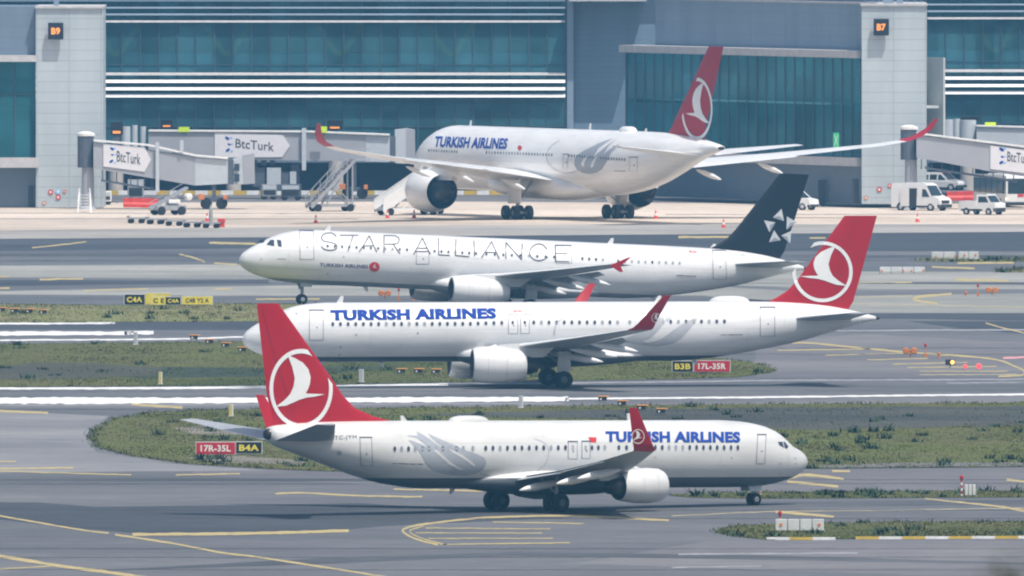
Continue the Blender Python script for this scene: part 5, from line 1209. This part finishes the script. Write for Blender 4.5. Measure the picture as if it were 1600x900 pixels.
# cones
M_CONE = mat('cone_red', (.72,.06,.03), .5); M_CONEW = mat('cone_white', (.8,.8,.78), .5)
def cone(loc, label):
    global _cone
    if '_cone' in globals(): return copy_tree(_cone, loc, 0, label)
    t = thing('traffic_cone', label, 'cone', loc, 0, 'red and white cones on the apron')
    MB().box(-.24,.24,-.24,.24,0,.05).build('cone_base', M_CONE, t)
    b = MB().lathe((0,0,.05),(0,0,1),[(0,.19),(.25,.145),(.27,.14),(.48,.10),(.5,.095),(.8,.03)],14)
    for q in range(14*2, 14*3): b.m[q] = 1
    b.build('cone_body', [M_CONE, M_CONEW], t, smooth=True, auto=40); _cone = t; return t
for px, py, lb in ((323.5,346,'red and white cone on the dolly row'),(493.5,349,'cone just above the roof of the white jet with the black tail'),(605.5,341,'cone at the foot of the white passenger stairs'),(647,341,'low cone under the parked jet engine'),(1024.5,342,'cone standing alone right of the wide-body jet'),(1130.5,356,'cone on the grey shoulder left of the black tail'),(1433.5,347,'cone in front of the white panel van')):
    cone(gpt(px,py), lb)
# red barriers
def barrier(loc, rz, label):
    global _bar
    if '_bar' in globals(): return copy_tree(_bar, loc, rz, label)
    t = thing('plastic_barrier', label, 'barrier', loc, rz, 'red water-filled barriers')
    pr = [(-.32,0),(.32,0),(.3,.3),(.14,.5),(.1,.9),(-.1,.9),(-.14,.5),(-.3,.3)]
    MB().prism([(-.82,a,c) for a,c in pr],(1.64,0,0)).build('barrier_body', M_REDP, t, bevel=.03)
    MB().box(-.7,.7,-.115,.115,.62,.74).build('barrier_band', M_ORANGE, t); _bar = t; return t
BL = ['first red barrier from the left under the near left bridge','second red barrier from the left under the near left bridge','third red barrier from the left under the near left bridge','leftmost red barrier behind the white panel van','red barrier second from the van, under the right bridge column','rightmost red barrier, next to the bus']
for i, (x, y) in enumerate(((206,324),(220,324),(234,324.5),(1492,313.5),(1510,313),(1527,312.5))): barrier(gpt(x,y), R((-4,3,0,2,-3,2)[i]), BL[i])
# hydrants, wall signs
for px, py, lb in ((105,324.5,'red fire hydrant at the foot of the B9 tower'),(1390.5,318,'red fire hydrant at the foot of the B7 tower')):
    t = thing('fire_hydrant', lb, 'hydrant', gpt(px,py), 0, 'red fire hydrants')
    MB().lathe((0,0,0),(0,0,1),[(0,.28),(.08,.28),(.1,.2),(.65,.19),(.75,.24),(.85,.2),(.98,.06)],14).build('hydrant_body', M_REDP, t, smooth=True, auto=40)
    MB().lathe((-.32,0,.6),(1,0,0),[(0,.08),(.64,.08)],10).build('outlet', M_REDP, t)
M_SBLUE = mat('sign_pale_blue', (.35,.6,.85), .5)
for px, py, r, m, lb in ((79,300,4,M_REDP,'round red sign, leftmost on the B9 tower'),(91,308,4,M_REDP,'low red sign under the pale blue one on the B9 tower'),(91,299,4,M_SBLUE,'pale blue sign on the B9 tower'),(101,299,2.5,M_REDP,'smallest red sign, right of the pale blue one'),(69,317,3,M_ORANGE,'orange notice low at the left corner of the B9 tower'),(1374,296,4,M_REDP,'round red sign on the B7 tower'),(1390,290,3,M_REDP,'small red sign above the hydrant on the B7 tower'),(1353,309,3,M_ORANGE,'orange notice low on the B7 tower corner')):
    y = YT-.08; p = at(px,py,y); k = r/16.1
    t = thing('wall_sign', lb, 'sign', p, 0, 'small signs on the gate towers'); MB().lathe((0,0,0),(0,1,0),[(0,k),(.04,k)],20).build('sign_plate', m, t); MB().lathe((0,-.004,0),(0,1,0),[(0,k*.45),(.003,k*.45)],14).build('sign_mark', M_CONEW, t)

# ------------------------------------------------------------------ taxiway signs
M_SRED = mat('sign_red', (.50,.012,.03), .45); M_SYEL = mat('sign_yellow', (.72,.60,.06), .5); M_SFR = mat('sign_frame', (.62,.63,.62), .5); M_STXT = mat('sign_text_yellow', (.80,.68,.08), .5)
def taxi_sign(label, boards, base_py, h0):
    """boards: (px0, px1, py0, py1, face, text, text colour)"""
    x0, x1 = boards[0][0], boards[-1][1]; p = gpt((x0+x1)/2, base_py); y = p.y; k = (y-CAMY)/F
    t = thing('taxiway_sign', label, 'sign', p, 0, 'lit taxiway signs')
    for (a, c, d, e_, face, tx, tm) in boards:
        zz = lambda py: at(800, py, y).z
        bo = MB().box(X(a,y)-p.x, X(c,y)-p.x, 0, .3, zz(e_), zz(d)).build('sign_board', [face], t)
        MB().box(X(a,y)-p.x-.03, X(c,y)-p.x+.03, .02, .28, zz(d)+.004, zz(d)+.05).box(X(a,y)-p.x-.03, X(c,y)-p.x+.03, .02, .28, zz(e_)-.05, zz(e_)-.004).box(X(a,y)-p.x-.05, X(a,y)-p.x-.004, .02, .28, zz(e_), zz(d)).box(X(c,y)-p.x+.004, X(c,y)-p.x+.05, .02, .28, zz(e_), zz(d)).build('sign_frame', M_SFR, bo)
        if tx: text_flat(tx, (X(c,y)-X(a,y))*(.78 if len(tx) > 2 else .4), (zz(d)-zz(e_))*.58, bo, tm, ((X(a,y)+X(c,y))/2-p.x, -.012, (zz(d)+zz(e_))/2), bold=.03)
    for q in range(4):
        xx = X(x0+(x1-x0)*(q+.5)/4, y)-p.x; MB().beam((xx,.15,-.02),(xx,.15,at(800,boards[0][3],y).z),.08).build('sign_leg', M_STEEL, t)
    return t
taxi_sign('red and black runway sign 17R-35L B4A on the near grass island', [(306.5,367,691.5,709.5,M_SRED,'17R-35L',M_CONEW),(369,408.5,691,708,M_SIGNB,'B4A',M_STXT)], 713, 0)
taxi_sign('black and red runway sign B3B 17L-35R under the middle jet', [(1051,1082.5,564.5,580.5,M_SIGNB,'B3B',M_STXT),(1085,1140.5,564,580.5,M_SRED,'17L-35R',M_CONEW)], 584, 0)
taxi_sign('black sign C4A with yellow board, rear one of the far left pair', [(194.5,225.5,460.5,475.5,M_SIGNB,'C4A',M_STXT),(227,266,458.5,475.5,M_SYEL,'C',M_VDARK)], 478, 0)
taxi_sign('yellow sign with black C4A centre, front one of the far left pair', [(237,258.5,463.5,476,M_SYEL,'C E',M_VDARK),(259.5,282,464.5,475.5,M_SIGNB,'C4A',M_STXT),(284.5,331.5,463.5,475.5,M_SYEL,'C4B Y2 A',M_VDARK)], 478.6, 0)
def sign_back(label, px0, px1, py0, py1, base, dots, n, pole=None):
    p = gpt((px0+px1)/2, base); y = p.y; t = thing('sign_back', label, 'sign', p, 0, 'taxiway signs seen from behind'); z0, z1 = at(800,py1,y).z, at(800,py0,y).z
    w_ = (px1-px0)/n
    for i in range(n): MB().box(X(px0+w_*i,y)-p.x, X(px0+w_*(i+1),y)-p.x-.05, 0, .3, z0, z1).build('sign_case', M_SFR, t, bevel=.03)
    for dx, dy in dots: c = at(dx,dy,y)-p; MB().lathe((c.x,-.03,c.z+p.z),(0,1,0),[(0,.1),(.03,.1)],12).build('warning_dot', M_ORANGE, t)
    b = MB()
    for i in range(n+1): xx = X(px0+w_*i,y)-p.x; b.beam((xx,.15,-.02),(xx,.15,z0+.05),.07)
    b.build('legs', M_STEEL, t); return t
sign_back('pale grey back of a sign with two orange dots on the nearest grass island', 1212,1289,811,829,833,((1220,820),(1280,820)),4)
sign_back('pale back of a distant sign at the right, on its thin grass strip', 1456,1494,393.5,405.5,407,((1462,402),(1493,400)),2)
sign_back('pale back of a distant sign, right neighbour of another one', 1498,1530,393,405.5,407.2,((1507,399),(1524,399)),2)
sign_back('pale low sign back on the right light concrete, nearer than the other two', 1375,1446,417,425,428,((1378,423),(1411,423),(1424,423.5),(1443,423)),4)
sign_back('grey sign frame with upright bars on the narrow grass strip', 1508,1526,757,774,776,(),3)
def striped(label, px, py0, py1, m2):
    p = gpt(px,py1); k = (p.y-CAMY)/F; h = (py1-py0)*k; t = thing('striped_pole', label, 'pole', p, 0, 'striped marker poles')
    for i in range(6): MB().lathe((0,0,h*i/6),(0,0,1),[(0,.06),(h/6-.002,.06)],10).build('pole_band', M_SRED if i % 2 else m2, t)
    MB().lathe((0,0,h),(0,0,1),[(0,.06),(.05,.11),(.2,.11),(.24,.04)],12).build('pole_lamp', M_SRED, t)
striped('striped pole beside the pale sign back on the nearest island', 1218.5,805,832,M_SYEL); striped('striped pole beside the barred frame on the narrow grass strip', 1502.5,749,776,M_CONEW); striped('striped pole standing beside the near jet nose wheel', 1188.5,760,773,M_CONEW)
# marker posts
M_POST = mat('post_grey', (.40,.42,.45), .7); M_POSTY = mat('post_yellow', (.55,.47,.18), .7)
for px, py0, py1, wd, m, lb in ((212,519,539,6,M_POST,'grey flat marker post at the edge of the far runway'),(564.5,577,598,8,M_POST,'grey flat marker post below the middle jet nose'),(814,618,638,7,M_POST,'grey flat marker post in front of the thick white runway bar'),(250.5,581,601,6,M_POSTY,'yellow marker post on the middle grass strip'),(361,632,651,7,M_POSTY,'yellow marker post at the top edge of the near island')):
    p = gpt(px,py1); k = (p.y-CAMY)/F; t = thing('marker_post', lb, 'post', p, 0, 'flat marker posts beside the runways')
    MB().box(-wd/2*k, wd/2*k*.55, 0, .16, 0, (py1-py0)*k).build('post_panel', m, t, bevel=.03); MB().box(wd/2*k*.56, wd/2*k, .02, .14, 0, (py1-py0)*k).build('post_edge', M_CONEW if m is M_POSTY else M_SFR, t)
    MB().box(-wd/2*k-.06, wd/2*k+.06, -.05, .22, 0, .08).build('post_foot', M_SFR, t)
# approach slope light boxes: black housing with orange lid on four legs
M_ORLID = mat('orange_lid', (.70,.30,.06), .5)
papi = None; ROWS = (('at the left picture edge',[(2,486.5),(22,488),(45.5,488.5),(67,490)]),('left of the middle jet nose',[(303,530),(327,536.5),(352,542),(378,549)]),('on the grass under the middle jet',[(626.5,583),(653.5,583),(680.5,583.5),(706,586)]),('on the grass beyond the near jet roof',[(941.5,626.5),(971.5,633.5),(1002.5,640.5),(1032.5,646)]))
for where, row in ROWS:
    for i, (x, y) in enumerate(row):
        lb = f"{('leftmost','second','third','rightmost')[i]} of four orange-lidded black light boxes {where}"
        q = gpt(x, y+3)
        if papi is None:
            papi = thing('light_box', lb, 'light', q, 0, 'approach light boxes in rows of four')
            MB().prism([(-.27,-.4,.16),(.27,-.4,.16),(.31,-.4,.42),(-.31,-.4,.42)],(0,.8,0)).build('housing', M_VDARK, papi, bevel=.02)
            MB().box(-.3,.46,-.46,.5,.43,.48).build('lid', M_ORLID, papi)
            MB().lathe((-.12,-.43,.28),(0,1,0),[(0,.07),(.02,.07)],12).build('lens', M_LAMP, papi)
            for a in (-.2,.2):
                for c in (-.3,.3): MB().beam((a,c,0),(a,c,.16),.05).build('leg', M_STEEL, papi)
        else: copy_tree(papi, q, 0, lb)
# orange edge lights and guard lights
def edge(label, px, py, kind):
    p = gpt(px, py); t = thing('edge_light' if kind != 'box' else 'orange_light_unit', label, 'light', p, 0, 'orange lights beside the taxiways')
    if kind == 'box':
        MB().lathe((-.3,-.15,.42),(0,1,0),[(0,.2),(.04,.24),(.3,.24),(.34,.1)],14).build('lamp_housing', M_ORANGE, t, smooth=True, auto=40); MB().lathe((.3,-.15,.42),(0,1,0),[(0,.2),(.04,.24),(.3,.24),(.34,.1)],14).build('lamp_housing', M_ORANGE, t, smooth=True, auto=40)
        MB().beam((0,.1,0),(0,.1,.42),.12).box(-.3,.3,.05,.15,.34,.5).build('stand', M_ORANGE, t)
    elif kind == 'mast':
        MB().beam((0,0,0),(0,0,.75),.07).box(-.12,.12,-.1,.1,.02,.25).build('mast', M_ORANGE, t); MB().lathe((0,0,.75),(0,0,1),[(0,.05),(.06,.1),(.2,.1),(.25,.03)],10).build('lamp', M_SRED, t)
    else:
        MB().lathe((0,0,0),(0,0,1),[(0,.14),(.05,.14),(.07,.06),(.2,.06),(.22,.12),(.36,.11),(.42,.03)],12).build('lamp', M_ORANGE, t, smooth=True, auto=40)
for a in (('orange twin lamp on the taxiway below the black-tailed jet',601,466,'box'),('orange mast light right of the orange twin lamp, below the black-tailed jet',623,469.5,'mast'),('small orange light below the black-tailed jet engine',645,469,'lamp'),
          ('orange twin lamp on the right taxiway beyond the guard light',1422,557,'box'),('orange mast light right of the twin lamp on the right taxiway',1446,558,'mast'),('small orange light above the amber guard light',1467,559,'lamp'),
          ('orange twin lamp on the far right light concrete',1550,461,'box'),('orange mast light left of the far right twin lamp',1528,463,'mast'),('small orange light, farthest left of the far right group',1509,462.5,'lamp')): edge(*a)
p = gpt(1484.5,575); t = thing('guard_light', 'black twin guard light with one amber lamp lit', 'light', p)
MB().box(-.34,.34,-.05,.2,.22,.62).build('housing', M_VDARK, t, bevel=.04); MB().beam((0,.1,0),(0,.1,.22),.1).build('leg', M_STEEL, t)
MB().lathe((.17,-.09,.42),(0,1,0),[(0,.15),(.04,.15)],16).build('lamp', mat('amber_lit',(.9,.5,.1),.4,emit=(1,.55,.12),estr=2.2), t); MB().lathe((-.17,-.09,.42),(0,1,0),[(0,.12),(.04,.12)],16).build('lamp', M_GLASSW, t)
M_REDLIT = mat('red_lit', (.8,.1,.1), .4, emit=(1,.10,.11), estr=.9)
for px, py, r, lb in ((1508,577,.16,'small red stop light beside the amber guard light'),(1529.5,576.5,.21,'larger red stop light, right of the small red one')):
    t = thing('stop_light', lb, 'light', gpt(px,py), 0, 'red stop lights'); MB().lathe((0,-.1,.2),(0,1,0),[(0,r*.6),(.02,r),(.2,r),(.24,r*.4)],16).build('lamp', M_REDLIT, t); MB().beam((0,0,0),(0,0,.2),.08).build('leg', M_STEEL, t)

# ------------------------------------------------------------------ the camera's hill and a shrub on it, out of focus
v, f = [], []; nx, ny = 13, 15
for j in range(ny):
    d = -260+80*j if j < 6 else 140+95*(j-5)
    for i in range(nx):
        x = -600+100*i; z = (44.2-.048*max(0,d))*math.exp(-(x/420)**4) if d > -200 else 44.2*math.exp(-(x/420)**4)
        v.append((x, CAMY+d, max(-.5, z)-.25))
for j in range(ny-1):
    for i in range(nx-1): f.append((j*nx+i, j*nx+i+1, (j+1)*nx+i+1, (j+1)*nx+i))
struct(MB().add(v, f).build('hill', M_TURF, smooth=True))
def shrub(label, px, py, d, hgt, spread, nleaf, seed):
    rnd = random.Random(seed); top = at(px, py, CAMY+d); base = Vector((top.x, top.y, 44.2-.048*d-.3)); H = top.z-base.z
    t = thing('shrub', label, 'shrub', base, 0, 'shrubs on the near hill')
    b = MB(); tips = []
    for _ in range(9):
        a = rnd.uniform(0, 6.28); e = Vector((math.cos(a)*spread*rnd.random(), math.sin(a)*spread*rnd.random(), H*rnd.uniform(.7,1.0))); m = e*.5+Vector((rnd.gauss(0,.05),rnd.gauss(0,.05),0)); b.beam((0,0,0),m,.03,n=5).beam(m,e,.015,n=5); tips.append((m,e))
    b.build('stems', mat('bark', (.10,.075,.05), .9) if 'bark' not in bpy.data.materials else bpy.data.materials['bark'], t)
    b = MB()
    for _ in range(nleaf):
        m, e = rnd.choice(tips); q = m+(e-m)*rnd.random()**.5+Vector((rnd.gauss(0,.05),rnd.gauss(0,.05),rnd.gauss(0,.04))); a = rnd.uniform(0,6.28); u = Vector((math.cos(a),math.sin(a),rnd.gauss(0,.5))).normalized()*.045; w_ = u.cross(Vector((rnd.gauss(0,1),rnd.gauss(0,1),rnd.gauss(0,1)))).normalized()*.018
        b.add([q-u, q+w_, q+u, q-w_], [(0,1,2,3)])
    b.build('foliage', M_SHRUB, t, fix=False)
shrub('dark green shrub blurred in the bottom right corner', 1600, 862, 150, 1.6, .16, 900, 3)
shrub('thin blurred twigs left of the dark corner shrub', 1535, 878, 75, 1.6, .08, 260, 5)
# ------------------------------------------------------------------ haze
hz = bpy.data.materials.new('haze'); hz.use_nodes = True
n, l = hz.node_tree.nodes, hz.node_tree.links
n.remove(n['Principled BSDF']); pv = n.new('ShaderNodeVolumePrincipled')
pv.inputs['Color'].default_value = (.20,.58,1.0,1); pv.inputs['Density'].default_value = .000068; pv.inputs['Anisotropy'].default_value = 0.0
l.new(pv.outputs[0], n['Material Output'].inputs['Volume'])
struct(MB().box(-6000, 6000, CAMY-600, 4500, -2.5, 60).build('haze', hz), 'stuff')
